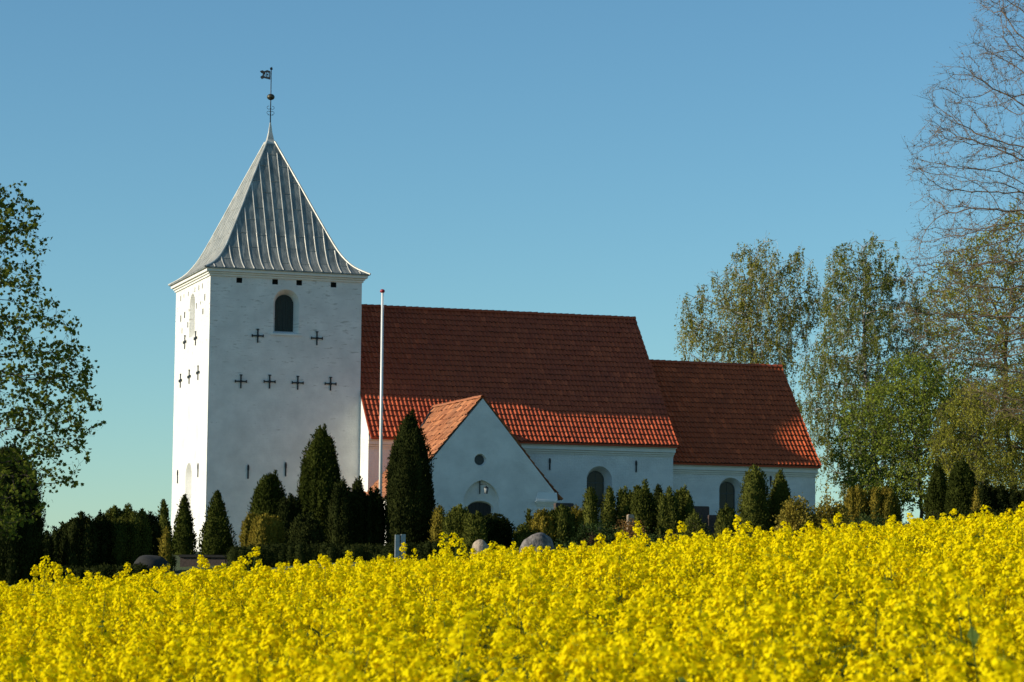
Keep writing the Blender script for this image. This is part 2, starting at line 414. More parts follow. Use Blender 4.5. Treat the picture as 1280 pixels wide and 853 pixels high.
class Wall:
    """a wall plane: 2-D (a,z) -> 3-D; nrm points outwards"""
    def __init__(s, o, a, nrm): s.o = Vector(o); s.a = Vector(a); s.n = Vector(nrm)
    def P(s, q, d=0.0): return s.o + s.a * q[0] + Vector((0, 0, q[1])) - s.n * d
    def panel(s, mb, outline, holes=(), d=0.0, m=0):
        loops = [[Vector((x, z, 0)) for x, z in outline]] + [[Vector((x, z, 0)) for x, z in h] for h in holes]
        flat = [p for l in loops for p in l]
        for t in tessellate_polygon(loops):
            q = [flat[i] for i in t]
            ar = (q[1].x-q[0].x)*(q[2].y-q[0].y) - (q[1].y-q[0].y)*(q[2].x-q[0].x)
            if abs(ar) < 1e-9: continue
            P = [s.P((p.x, p.y), d) for p in q]
            nn = (P[1]-P[0]).cross(P[2]-P[0])
            if nn.dot(s.n) < 0: P.reverse(); q.reverse()
            mb.face(P, [(p.x, p.y) for p in q], m)
    def reveal(s, mb, lo, li, d0, d1, m=0):
        k = len(lo)
        for i in range(k):
            j = (i + 1) % k
            P = [s.P(lo[j], d0), s.P(lo[i], d0), s.P(li[i], d1), s.P(li[j], d1)]
            mb.face(P, [(lo[j][0], lo[j][1]), (lo[i][0], lo[i][1]), (li[i][0] + .1, li[i][1]), (li[j][0] + .1, li[j][1])], m)
    def slab(s, mb, loop, d0, d1, m=0):
        """solid plate between depths d0 (outer) and d1"""
        s.panel(mb, loop, (), d0, m)
        k = len(loop)
        for i in range(k):
            j = (i + 1) % k
            mb.face([s.P(loop[i], d0), s.P(loop[j], d0), s.P(loop[j], d1), s.P(loop[i], d1)], m=m)
    def bar(s, mb, p, q, w_, d0, d1, m=0):
        p = Vector(p); q = Vector(q); t = (q - p).normalized(); nn = Vector((-t.y, t.x)) * w_ / 2
        l = [p - nn, q - nn, q + nn, p + nn]
        s.slab(mb, [(v.x, v.y) for v in l], d0, d1, m)

def window(wall, parent, lo, li, depth, kind, cx, hw, z0, zs, bars=()):
    mb = MB(); wall.panel(mb, li, (), depth - 0.02)
    if kind == 'shutter':
        # vertical boards
        mb = MB(); nb = 7
        for i in range(nb):
            a = cx - hw + 2 * hw * i / nb; b = cx - hw + 2 * hw * (i + 1) / nb - 0.015
            rr = min(abs(a - cx), abs(b - cx)) if (a - cx) * (b - cx) > 0 else 0
            xa, xb = abs(a - cx), abs(b - cx)
            za = zs + math.sqrt(max(0, hw*hw - xa*xa)) ; zb = zs + math.sqrt(max(0, hw*hw - xb*xb))
            wall.slab(mb, [(a, z0), (b, z0), (b, zb), (a, za)], depth - 0.05 - 0.006 * (i % 2), depth - 0.01)
        wall.panel(mb, li, (), depth - 0.012)
        o = mb.build('shutter', M_shutter, parent)
        tb = MB()
        for z in (z0 + .35, zs): wall.bar(tb, (cx - hw, z), (cx + hw * .9, z), .06, depth - 0.07, depth - 0.05)
        tb.build('hinge_strap', M_iron, o) if False else None
        return o
    o = mb.build('window_pane', M_glass, parent)
    return o

def window_bars(wall, parent, cx, hw, z0, zs, depth, rows):
    mb = MB()
    for i in (0,):
        x = cx + i * hw * 0.55; top = zs + math.sqrt(max(0, hw*hw - (x-cx)**2))
        wall.bar(mb, (x, z0), (x, top), 0.022, depth - 0.04, depth - 0.015)
    for z in rows: wall.bar(mb, (cx - hw, z), (cx + hw, z), 0.045, depth - 0.055, depth - 0.012)
    ro = arch(cx, hw, z0, zs); ri = arch(cx, hw - .05, z0 + .05, zs)
    wall.panel(mb, ro, (ri,), depth - 0.045); wall.reveal(mb, ro, ri, depth - 0.045, depth - 0.02)
    return mb.build('window_frame', M_bar, parent)

def cross_anchor(wall, parent, x, z, s=1.0):
    mb = MB()
    wall.bar(mb, (x, z - .36*s), (x, z + .34*s), .065, -0.05, 0.01)
    wall.bar(mb, (x - .30*s, z), (x + .30*s, z), .065, -0.055, 0.01)
    for dx, dz, ww in ((-.29*s, 0, 0), (.29*s, 0, 0)): wall.bar(mb, (x + dx, z - .07), (x + dx, z + .07), .05, -0.06, 0.01)
    wall.bar(mb, (x - .07, z + .33*s), (x + .07, z + .33*s), .05, -0.06, 0.01)
    wall.bar(mb, (x - .06, z), (x + .06, z), .12, -0.075, 0.01)
    return mb.build('anchor_cross', M_iron, parent)
def bar_anchor(wall, parent, x, z, h=.72):
    mb = MB(); wall.bar(mb, (x, z - h/2), (x, z + h/2), .07, -0.05, 0.01); wall.bar(mb, (x, z + h*.1), (x, z + h*.4), .10, -0.06, 0.01)
    return mb.build('iron_anchor', M_iron, parent)

# ---------------------------------------------------------------- tower
WS = Wall((0, -TH, 0), (1, 0, 0), (0, -1, 0))
WW = Wall((0, 0, 0), (0, -1, 0), (-1, 0, 0))      # a = -Y
WN = Wall((0, TH, 0), (-1, 0, 0), (0, 1, 0))
WE = Wall((TW, 0, 0), (0, 1, 0), (1, 0, 0))
ZW = ZTE - 0.02
mb = MB()
so_ = arch(4.01, .68, 13.46, 15.08); si_ = arch(4.01, .48, 13.62, 15.04)
holesS = [so_]
put = [(1.51, 16.12), (3.40, 16.13), (4.68, 16.14), (6.52, 16.12)]
for x, z in put: holesS.append(rect(x - .15, z - .14, x + .15, z + .13))
for x, z in ((.75, 12.2), (6.9, 12.6), (2.9, 14.3)): pass
WS.panel(mb, rect(0, GZ, TW, ZW), holesS)
WS.reveal(mb, so_, si_, 0, .45)
for x, z in put:
    h = rect(x - .15, z - .14, x + .15, z + .13); WS.reveal(mb, h, h, 0, .3, 1); WS.panel(mb, h, (), .3, 1)
wo_ = arch(-.0, .68, 13.50, 15.12); wi_ = arch(-.0, .48, 13.62, 15.04)
lo2 = arch(-.05, .80, 3.0, 6.08); li2 = arch(-.05, .62, 3.15, 6.03)
wh = []
for a, z, w_, h_ in ((-3.0,16.0,.16,.3),(-2.2,16.05,.13,.18),(-1.1,16.05,.14,.24),(.55,16.1,.14,.26),(1.5,16.1,.16,.28),(2.35,16.1,.14,.28),(-2.9,14.9,.22,.34),(-1.9,15.0,.26,.34),
                     (1.0,15.2,.16,.3),(2.0,15.25,.12,.16),(3.0,15.45,.2,.36),(2.6,14.75,.22,.3),(-2.5,14.2,.12,.3),(-1.05,14.4,.2,.3),(-.85,15.15,.12,.16)):
    wh.append(rect(a - w_/2, z - h_/2 - .15, a + w_/2, z + h_/2 - .15))
WW.panel(mb, rect(-TH, GZ, TH, ZW), [wo_, lo2] + wh)
WW.reveal(mb, wo_, wi_, 0, .35); WW.reveal(mb, lo2, li2, 0, .3); WW.panel(mb, li2, (), .3)
for h in wh: WW.reveal(mb, h, h, 0, .25, 1); WW.panel(mb, h, (), .25, 1)
WN.panel(mb, rect(-TW, GZ, 0, ZW)); WE.panel(mb, rect(-TH, GZ, TH, ZW))
tower = mb.build('tower_wall', [M_white, M_hole], church, merge=False)
window(WS, tower, so_, si_, .45, 'shutter', 4.01, .48, 13.62, 15.04).name = 'belfry_shutter'
window(WW, tower, wo_, wi_, .35, 'shutter', 0, .48, 13.62, 15.04).name = 'belfry_shutter'
sb = MB(); WS.slab(sb, rect(3.2, 13.36, 4.85, 13.44), -.06, .05); sb.build('window_sill', M_plain, tower)
for x, z in ((2.53,13.29),(5.67,13.29),(1.69,10.91),(3.20,10.95),(4.69,10.94),(6.44,10.95)): cross_anchor(WS, tower, x, z)
for a, z in ((-1.62,13.37),(1.06,13.34),(-2.54,11.38),(-.33,11.43),(1.83,11.48)): cross_anchor(WW, tower, a, z, 1.05)
bar_anchor(WS, tower, 2.16, 6.29); bar_anchor(WS, tower, 4.13, 6.46)
bar_anchor(WW, tower, -2.73, 6.26); bar_anchor(WW, tower, 2.32, 6.39)
# stepped cornice round the tower
mb = MB()
for z0, z1, e in ((16.30, 16.40, .07), (16.41, 16.50, .14), (16.51, 16.735, .25)):
    mb.box((-e, -TH - e, z0), (TW + e, -TH + .1, z1)); mb.box((-e, TH - .1, z0), (TW + e, TH + e, z1))
    mb.box((-e, -TH + .101, z0), (.1, TH - .101, z1)); mb.box((TW - .1, -TH + .101, z0), (TW + e, TH - .101, z1))
mb.build('tower_cornice', M_plain, tower, merge=False)

# lead spire with flared foot
cxT, cyT = TW / 2, 0.0
rx = TW / 2 + .35; ry = TH + .33
prof = [(1.0, 16.72), (.885, 17.00), (.795, 17.34), (.69, 17.98), (.555, 19.25), (.405, 20.70), (.262, 22.10), (.048, 24.15)]
def spire_pt(face, a, k_z):
    """face 0 S,1 E,2 N,3 W; a = metres along the face; k from profile"""
    k, z = k_z
    if face == 0: return Vector((cxT + a, cyT - ry * k, z))
    if face == 2: return Vector((cxT - a, cyT + ry * k, z))
    if face == 1: return Vector((cxT + rx * k, cyT + a, z))
    return Vector((cxT - rx * k, cyT - a, z))
def half(face, k): return (rx if face in (0, 2) else ry) * k
fine = []
for (k0, z0), (k1, z1) in zip(prof, prof[1:]):
    nn = 3
    for i in range(nn): fine.append((k0 + (k1-k0)*i/nn, z0 + (z1-z0)*i/nn))
fine.append(prof[-1])
# smooth the profile
for _ in range(2):
    f2 = [fine[0]] + [((fine[i-1][0]+2*fine[i][0]+fine[i+1][0])/4, (fine[i-1][1]+2*fine[i][1]+fine[i+1][1])/4) for i in range(1, len(fine)-1)] + [fine[-1]]
    fine = f2
def k_at(z):
    for (k0, z0), (k1, z1) in zip(fine, fine[1:]):
        if z0 <= z <= z1: return k0 + (k1 - k0) * (z - z0) / (z1 - z0)
    return fine[-1][0]
mb = MB()
for f in range(4):
    for p0, p1 in zip(fine, fine[1:]):
        h0, h1 = half(f, p0[0]), half(f, p1[0])
        mb.face([spire_pt(f, -h0, p0), spire_pt(f, h0, p0), spire_pt(f, h1, p1), spire_pt(f, -h1, p1)],
                [(-h0 + 20*f, p0[1]), (h0 + 20*f, p0[1]), (h1 + 20*f, p1[1]), (-h1 + 20*f, p1[1])])
mb.box((cxT - rx, cyT - ry, 16.66), (cxT + rx, cyT + ry, 16.715))
# rolls and welts
wb = mb
for f in range(4):
    hw0 = half(f, 1); nseam = 17; sp = 2 * hw0 / nseam
    out = Vector((0, 0, 0))
    for i in range(1, nseam):
        a = -hw0 + sp * i
        pts = []
        for (k, z) in fine:
            if half(f, k) < abs(a) + .03: break
            pts.append((k, z))
        for q0, q1 in zip(pts, pts[1:]):
            A, B = spire_pt(f, a, q0), spire_pt(f, a, q1)
            mb.tube(A, B, .030, n=6, m=1, caps=False)
        # cross welts, staggered
    for i in range(nseam):
        a0 = -hw0 + sp * i; a1 = a0 + sp; z = 17.25 + (.8 if i % 2 else 0) + random.uniform(-.1, .1)
        while z < 23.6:
            k = k_at(z); h = half(f, k)
            b0, b1 = max(a0 + .03, -h + .04), min(a1 - .03, h - .04)
            if b1 - b0 > .1: wb.tube(spire_pt(f, b0, (k + .002, z)), spire_pt(f, b1, (k + .002, z)), .012, n=5, caps=False)
            z += 1.55
    for p0, p1 in zip(fine, fine[1:]):
        mb.tube(spire_pt(f, half(f, p0[0]), p0), spire_pt(f, half(f, p1[0]), p1), .055, n=7, m=1, caps=False)
spire = mb.build('tower_roof', [M_lead, M_leadroll], church, merge=False)
mb = MB()
ZC = 24.0
for f in range(4):
    for (k0, z0), (k1, z1) in (((.066, ZC), (.040, ZC + .25)), ((.040, ZC + .25), (.022, ZC + .65)), ((.022, ZC + .65), (.007, 25.2))):
        mb.face([spire_pt(f, -half(f, k0), (k0, z0)), spire_pt(f, half(f, k0), (k0, z0)), spire_pt(f, half(f, k1), (k1, z1)), spire_pt(f, -half(f, k1), (k1, z1))])
mb.build('spire_cap', M_leadroll, spire, merge=False)

# weathervane
vane = MB(); c = Vector((cxT, cyT, 0))
vane.tube(c + Vector((0,0,25.0)), c + Vector((0,0,28.15)), .032, .022, n=8)
vane = vane.build('weathervane', M_iron, church)
mb = MB(); mb.sphere(c + Vector((0,0,26.58)), .19, 18, 12, sc=(1.1,1.1,.9)); mb.build('ball', M_bronze, vane)
mb = MB()
for s_ in (-1, 1):
    for zc_, dz in ((25.72, 1), (26.0, -1)):
        pts = [c + Vector((s_ * (.10 + .10 * math.cos(t)), 0, zc_ + dz * .085 * math.sin(t))) for t in [math.pi * .9 - i * .38 for i in range(13)]]
        for A, B in zip(pts, pts[1:]): mb.tube(A, B, .012, n=5)
mb.tube(c + Vector((-.15, 0, 25.6)), c + Vector((.15, 0, 25.6)), .012, n=5)
mb.build('scrollwork', M_iron, vane)
mb = MB()
vd = Vector((-0.95, 0.32, 0))   # the banner points west
FW = Wall(c + vd * 0.04, vd, Vector((vd.y, -vd.x, 0)))
body = [(0, 27.52), (.34, 27.60), (.46, 27.54), (.55, 27.66), (.48, 27.72), (.42, 27.76), (.42, 27.86), (.50, 27.88), (.57, 27.98), (.44, 28.03), (.33, 27.98), (.18, 28.04), (0, 27.98)]
holes = [rect(.07, 27.66, .11, 27.90), rect(.15, 27.66, .18, 27.77), rect(.15, 27.83, .19, 27.92), rect(.23, 27.68, .27, 27.91), rect(.31, 27.70, .34, 27.80)]
FW.panel(mb, body, holes, -.012); 
FB = Wall(c + vd * 0.04, vd, -Vector((vd.y, -vd.x, 0))); FB.panel(mb, body, holes, -.012)
for l in [body] + holes: FW.reveal(mb, l, l, -.012, .012)
mb.build('banner', M_iron, vane, merge=False)
mb = MB(); mb.obox(c + Vector((0,0,28.12)), (.06,0,.03), (0,.01,0), (-.02,0,.07)); mb.build('finial', M_iron, vane)

# ---------------------------------------------------------------- tiled roofs
def tiled(name, mat, o, a_dir, length, path, parent, pitch=.228, row=.385, ins=4, amp=.068, jit=.007, both=True):
    """o: ridge start; a_dir: along the ridge; path: [(out,z)] offsets from the ridge line down the slope (out = horizontal vector length along 'outv')"""
    outv, prof_ = path
    o = np.array(o, float); a = np.array(a_dir, float); ov = np.array(outv, float)
    # arc-length parametrise the path
    pr = np.array(prof_, float); seg = np.hypot(np.diff(pr[:,0]), np.diff(pr[:,1])); L = np.concatenate([[0], np.cumsum(seg)])
    nrow = max(1, round(L[-1] / row)); ncol = max(1, round(length / pitch))
    row = L[-1] / nrow; pit = length / ncol
    prf = np.array([0, .16, .32, .5, .68, .84]); hh = amp * (0.5 + 0.5 * np.cos(2 * np.pi * prf)) ** 1.3
    acol = np.concatenate([(i + prf) * pit for i in range(ncol)] + [[length]])
    hcol = np.concatenate([hh] * ncol + [[hh[0]]])
    V = []; F = []; tv = []; uvs = []; ris = []
    nc = len(acol); base = 0
    tid = rng.random((nrow, ncol)); 
    for r in range(nrow):
        s0 = r * row; s1 = (r + 1) * row + .03
        off = rng.normal(0, jit, ncol + 1); offv = rng.normal(0, jit * 1.3, ncol + 1)
        for k, s in enumerate((s0, s1, s1)):
            sc = min(s, L[-1] + .03)
            x = np.interp(sc, L, pr[:,0]); z = np.interp(sc, L, pr[:,1])
            if sc > L[-1]:
                x += (sc - L[-1]) * (pr[-1,0]-pr[-2,0])/seg[-1]; z += (sc - L[-1]) * (pr[-1,1]-pr[-2,1])/seg[-1]
            i = min(np.searchsorted(L, min(s, L[-1]-1e-6), side='right') - 1, len(seg)-1)
            t = (pr[i+1] - pr[i]) / seg[i]; nrm = np.array([-t[1], t[0]])
            if nrm[1] < 0: nrm = -nrm
            lift = (0.0 if k == 0 else (.05 if k == 1 else -.01))
            ci = np.minimum((acol / pit).astype(int), ncol - 1)
            h = hcol + lift + off[ci] if k < 2 else hcol * 1.0 - .012 + off[ci]
            dv = offv[ci] if k else 0
            for j in range(nc):
                hx = x + nrm[0] * h[j] + (t[0] * dv[j] if k else 0); hz = z + nrm[1] * h[j] + (t[1] * dv[j] if k else 0)
                V.append(o + a * acol[j] + ov * hx + np.array([0, 0, hz]))
                uvs.append((acol[j], sc))
        for k in range(2):
            b0 = base + k * nc; b1 = base + (k + 1) * nc
            for j in range(nc - 1):
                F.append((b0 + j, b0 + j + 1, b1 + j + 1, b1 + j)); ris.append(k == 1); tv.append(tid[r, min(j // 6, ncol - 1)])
        base += 3 * nc
    V = np.array(V); F = np.array(F)
    # orient upwards
    p = V[F[0]]; nn = np.cross(p[1]-p[0], p[2]-p[0])
    if nn[2] < 0: F = F[:, ::-1]
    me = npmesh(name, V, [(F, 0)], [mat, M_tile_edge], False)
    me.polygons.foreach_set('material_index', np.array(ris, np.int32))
    at_ = me.attributes.new('tile', 'FLOAT', 'FACE'); at_.data.foreach_set('value', np.array(tv, np.float32))
    ul = me.uv_layers.new(name='UVMap'); uva = np.array(uvs, np.float32)
    ul.data.foreach_set('uv', uva[F.ravel()].ravel())
    me.shade_smooth() if False else None
    return link(name, me, parent)

def ridge_caps(name, mat, p, q, r=.16, step=.36, parent=None):
    mb = MB(); p = Vector(p); q = Vector(q); L = (q - p).length; n = round(L / step); d = (q - p) / n
    side = d.normalized().cross(Vector((0, 0, 1))).normalized()
    for i in range(n):
        A = p + d * i; B = p + d * (i + 1.12) ; ra, rb = r * .86, r * 1.08
        dz = random.uniform(-.008, .008)
        K = 8
        for k in range(K):
            t0 = math.pi * k / K; t1 = math.pi * (k + 1) / K
            f = lambda c_, rr, t: c_ + side * math.cos(t) * rr + Vector((0, 0, math.sin(t) * rr + dz))
            mb.face([f(A, ra, t0), f(B, rb, t0), f(B, rb, t1), f(A, ra, t1)], smooth=False)
            mb.face([f(B, rb, t0), f(B, rb * .85, t0), f(B, rb * .85, t1), f(B, rb, t1)])
    return mb.build(name, mat, parent, merge=False)

def cornice(parent, x0, x1, ywall, sgn, ztop, y_w=None):
    """stepped brick cornice along a wall running in X; sgn -1 = south"""
    mb = MB()
    for z0, z1, e in ((-.50, -.42, .06), (-.405, -.31, .13), (-.295, -.10, .22), (-.09, 0, .30)):
        ya, yb = sorted((ywall - sgn * .1, ywall + sgn * e))
        mb.box((x0 - (.0 if y_w is None else e * .25), ya, ztop + z0), (x1 + e * .25, yb, ztop + z1))
    return mb.build('cornice', M_plain, parent, merge=False)

sn = (ZNR - ZNE) / (HN + OV)
# nave walls
NS = Wall((0, -HN, 0), (1, 0, 0), (0, -1, 0)); NN = Wall((0, HN, 0), (-1, 0, 0), (0, 1, 0))
NW = Wall((NX0, 0, 0), (0, -1, 0), (-1, 0, 0)); NE = Wall((NX1, 0, 0), (0, 1, 0), (1, 0, 0))
ZNW = ZNE + .12
mb = MB()
nwo = arch(20.72, .72, 3.55, 6.24); nwi = arch(20.72, .47, 3.8, 6.26)
NS.panel(mb, rect(NX0, GZ, NX1, ZNW), [nwo]); NS.reveal(mb, nwo, nwi, 0, .6)
NN.panel(mb, rect(-NX1, GZ, -NX0, ZNW))
gab = [(-HN, GZ), (HN, GZ), (HN, ZNR - sn * HN - .14), (0, ZNR - .12), (-HN, ZNR - sn * HN - .14)]
NW.panel(mb, gab); NE.panel(mb, gab)
nave = mb.build('nave_wall', M_white2, church, merge=False)
pn = window(NS, nave, nwo, nwi, .6, 'glass', 20.72, .47, 3.8, 6.26)
window_bars(NS, nave, 20.72, .47, 3.8, 6.26, .6, (4.5, 5.3, 6.1))
cornice(nave, NX0 + .0, NX1, -HN, -1, ZNE - .03, 1); cornice(nave, NX0, NX1, HN, 1, ZNE - .03, 1)
bar_anchor(NS, nave, 17.93, 7.0, .62); bar_anchor(NS, nave, 22.8, 7.0, .62)
# nave roof (slight bellcast at the foot)
pth = [(0, ZNR), (5.2, ZNR - sn * 5.2 - .03), (5.9, ZNR - sn * 5.9 - .01), (HN + OV, ZNE + .05)]
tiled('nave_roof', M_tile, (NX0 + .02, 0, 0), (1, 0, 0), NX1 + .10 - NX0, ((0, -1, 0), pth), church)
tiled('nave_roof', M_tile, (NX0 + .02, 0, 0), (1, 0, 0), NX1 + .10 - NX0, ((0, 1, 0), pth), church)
ridge_caps('ridge_tiles', M_tile, (NX0, 0, ZNR - .02), (NX1 + .08, 0, ZNR - .02), parent=church)
# board under the tiles so that the roof has thickness
def underlay(parent, x0, x1, sgn, pts, th=.10):
    mb = MB()
    for (y0, z0), (y1, z1) in zip(pts, pts[1:]):
        A = [(x0, sgn*y0, z0-.03), (x1, sgn*y0, z0-.03), (x1, sgn*y1, z1-.03), (x0, sgn*y1, z1-.03)]
        B = [(p[0], p[1], p[2]-th) for p in A]
        mb.face(A); mb.face(B[::-1])
        for i in range(4):
            j = (i+1) % 4; mb.face([A[i], B[i], B[j], A[j]])
    return mb.build('roof_boarding', M_tile, parent, merge=False)
underlay(church, NX0 + .02, NX1 + .08, -1, pth); underlay(church, NX0 + .02, NX1 + .08, 1, pth)

# chancel
CSw = Wall((0, -HC, 0), (1, 0, 0), (0, -1, 0)); CNw = Wall((0, HC, 0), (-1, 0, 0), (0, 1, 0)); CEw = Wall((CX1, 0, 0), (0, 1, 0), (1, 0, 0))
sc_ = (ZCR - ZCE) / (HC + OV)
mb = MB()
cwo = arch(28.77, .68, 3.3, 5.92); cwi = arch(28.77, .47, 3.5, 5.92)
CSw.panel(mb, rect(NX1 + .002, GZ, CX1, ZCE + .1), [cwo]); CSw.reveal(mb, cwo, cwi, 0, .6)
CNw.panel(mb, rect(-CX1, GZ, -NX1 - .002, ZCE + .1))
CEw.panel(mb, [(-HC, GZ), (HC, GZ), (HC, ZCR - sc_ * HC - .14), (0, ZCR - .12), (-HC, ZCR - sc_ * HC - .14)])
chan = mb.build('chancel_wall', M_white2, church, merge=False)
window(CSw, chan, cwo, cwi, .6, 'glass', 28.77, .47, 3.5, 5.92)
window_bars(CSw, chan, 28.77, .47, 3.5, 5.92, .6, (4.3, 5.0, 5.75))
cornice(chan, NX1 + .003, CX1, -HC, -1, ZCE - .03); cornice(chan, NX1 + .003, CX1, HC, 1, ZCE - .03)
bar_anchor(CSw, chan, 31.12, 6.45, .6)
cpt = [(0, ZCR), (4.2, ZCR - sc_ * 4.2 - .03), (4.8, ZCR - sc_ * 4.8 - .01), (HC + OV, ZCE + .05)]
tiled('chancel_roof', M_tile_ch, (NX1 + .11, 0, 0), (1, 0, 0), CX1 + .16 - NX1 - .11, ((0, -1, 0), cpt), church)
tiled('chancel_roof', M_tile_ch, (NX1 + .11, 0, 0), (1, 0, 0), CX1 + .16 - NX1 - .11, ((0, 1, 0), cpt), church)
ridge_caps('ridge_tiles', M_tile, (NX1 + .1, 0, ZCR - .02), (CX1 + .14, 0, ZCR - .02), parent=church)
underlay(church, NX1 + .11, CX1 + .14, -1, cpt); underlay(church, NX1 + .11, CX1 + .14, 1, cpt)

# porch
PSw = Wall((0, PY, 0), (1, 0, 0), (0, -1, 0)); PWw = Wall((PX - PH + .15, 0, 0), (0, -1, 0), (-1, 0, 0)); PEw = Wall((PX + PH - .15, 0, 0), (0, 1, 0), (1, 0, 0))
hp = PH - .15; spch = (ZPR - ZPE) / PH
mb = MB()
# gable parapet: the gable wall stands a little above the tiles
outl = [(PX - hp, GZ), (PX + hp, GZ), (PX + hp, ZPE + .1), (PX + .0, ZPR + .02), (PX - hp, ZPE + .1)]
outl = [(PX - hp, GZ), (PX + hp, GZ), (PX + hp, ZPR - spch * hp), (PX, ZPR), (PX - hp, ZPR - spch * hp)]
nic = arch(PX, .93, 2.1, 4.62, pointed=True); nici = arch(PX, .90, 2.12, 4.62, pointed=True)
ocu = circ(PX - .10, 6.75, .30); ocui = circ(PX - .10, 6.75, .25)
PSw.panel(mb, outl, [nic, ocu]); PSw.reveal(mb, nic, nici, 0, .22); PSw.reveal(mb, ocu, ocui, 0, .18)
dor = arch(PX, .66, 2.13, 4.40, rise=.34); dori = arch(PX, .60, 2.13, 4.38, rise=.30)
PSw.panel(mb, nici, [dor], .22); PSw.reveal(mb, dor, dori, .22, .39)
PWw.panel(mb, rect(HN, GZ, -PY, ZPR - spch * hp - .03)); PEw.panel(mb, rect(PY, GZ, -HN, ZPR - spch * hp - .03))
# back of the gable
PBk = Wall((0, PY + .42, 0), (-1, 0, 0), (0, 1, 0))
PBk.panel(mb, [(-x, z - .02) for x, z in outl[::-1]], [[(-x, z) for x, z in dori[::-1]]] if False else ())
porch = mb.build('porch_wall', M_white2, church, merge=False)
mb = MB(); PSw.panel(mb, ocui, (), .16); mb.build('round_window', M_bar, porch)
mb = MB()
for i in range(6):
    a = PX - .60 + .2 * i; PSw.slab(mb, rect(a + .006, 2.13, a + .194, 4.66 - abs(a + .1 - PX) * .12), .35, .38)
mb.build('porch_door', M_door, porch, merge=False)
mb = MB(); PSw.panel(mb, dori, (), .385); mb.build('door_frame', M_door, porch, merge=False)
# kneelers at the gable feet (sloped top, small moulding under)
for sgn in (-1, 1):
    mb = MB()
    x0, x1 = sorted((PX + sgn * (hp - 1.15), PX + sgn * (hp + .02)))
    P = [(x0, PY - .15, 4.75), (x1, PY - .15, 4.75), (x1, PY - .002, 4.75), (x0, PY - .002, 4.75)]
    T = [(x0 + .08, PY - .14, 4.84), (x1, PY - .14, 4.84), (x1, PY - .004, 5.22), (x0 + .18, PY - .004, 5.22)]
    mb.face(P[::-1]); mb.face(T)
    for i in range(4):
        j = (i+1) % 4; mb.face([P[i], P[j], T[j], T[i]])
    mb.box((x0 + .06, PY - .10, 4.66), (x1 - .002, PY - .002, 4.747)); mb.box((x0 + .12, PY - .05, 4.56), (x1 - .004, PY - .002, 4.657))
    mb.build('kneeler', M_plain, porch, merge=False)
ppt = [(0, ZPR + .03), (PH * .8, ZPR - spch * PH * .8), (PH + .12, ZPE - .08)]
YB = -4.6
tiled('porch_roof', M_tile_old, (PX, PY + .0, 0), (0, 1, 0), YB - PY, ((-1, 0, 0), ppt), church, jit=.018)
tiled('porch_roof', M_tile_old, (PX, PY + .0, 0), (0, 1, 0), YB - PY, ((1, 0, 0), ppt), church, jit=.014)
ridge_caps('ridge_tiles', M_tile_old, (PX, PY + .02, ZPR + .06), (PX, -5.0, ZPR + .06), r=.13, parent=church)
# lead valley where the porch roof meets the nave
mb = MB()
for sgn in (-1, 1):
    A = Vector((PX, -4.95, ZPR + .1)); zb = ZNE + .15; xb = (ZPR - zb) / spch; B = Vector((PX + sgn * xb, -6.3, zb + .08))
    mb.tube(A, B, .10, n=6)
mb.build('lead_valley', M_iron, church)

# lantern over the porch door
lan = empty('wall_lantern', (PX - .05, PY, 5.3), 'small black lantern hanging on an iron bracket above the porch door', 'lantern')
mb = MB()
mb.obox((PX - .05, PY + .17, 5.42), (.02, 0, 0), (0, .03, 0), (0, 0, .34))
mb.tube((PX - .05, PY + .17, 5.55), (PX + .12, PY - .30, 5.55), .014, n=6)
mb.tube((PX + .12, PY - .30, 5.55), (PX + .12, PY - .30, 5.44), .008, n=6)
mb.build('bracket', M_iron, lan)
mb = MB()
cl = Vector((PX + .12, PY - .30, 0))
mb.tube(cl + Vector((0,0,5.36)), cl + Vector((0,0,5.45)), .14, .03, n=6); mb.tube(cl + Vector((0,0,5.08)), cl + Vector((0,0,5.10)), .08, n=6)
for k in range(6):
    t = math.pi / 3 * k
    mb.tube(cl + Vector((.07*math.cos(t), .07*math.sin(t), 5.09)), cl + Vector((.12*math.cos(t), .12*math.sin(t), 5.37)), .008, n=4)
mb.build('lantern_cage', M_iron, lan)
mb = MB(); mb.tube(cl + Vector((0,0,5.10)), cl + Vector((0,0,5.36)), .06, .105, n=6); mb.build('lantern_glass', M_greywood, lan)

# ---------------------------------------------------------------- flagpole
b = at(474.6, 690, 127); t = at(478, 366, 127)
gb = float(gz(b[0], b[1]))
fp = empty('flagpole', (b[0], b[1], gb), 'tall white flagpole with a small red ball on top, beside the tower', 'flagpole')
mb = MB(); mb.tube((b[0], b[1], gb - .2), (t[0], t[1], t[2]), .085, .05, n=14); mb.build('pole', M_paint, fp)
mb = MB(); mb.sphere((t[0], t[1], t[2] + .07), .12, sc=(1,1,.8)); mb.build('ball', M_red, fp)
mb = MB(); mb.tube((b[0] + .07, b[1] - .09, gb + 1.2), (t[0] + .06, t[1] - .04, t[2] - .2), .006, n=4); mb.build('halyard', M_paint, fp)
mb = MB(); mb.box((b[0] - .16, b[1] - .16, gb - .2), (b[0] + .16, b[1] + .16, gb + .5)); mb.build('base', M_granite, fp)

# ============================================================ plants
def unit(a): return a / np.maximum(np.linalg.norm(a, axis=-1, keepdims=True), 1e-9)
def diamonds(P, A, W, l, w_):
    """leaf-like quads: base P, axis A (unit), width dir W (unit)"""
    l = np.asarray(l)[:, None]; w_ = np.asarray(w_)[:, None]
    n = len(P)
    nn = np.cross(A, W)
    V = np.stack([P, P + A * l * .5 + W * w_ * .5 + nn * w_ * .12, P + A * l, P + A * l * .5 - W * w_ * .5 + nn * w_ * .12], 1).reshape(-1, 3)
    F = np.arange(4 * n).reshape(n, 4)
    return V, F

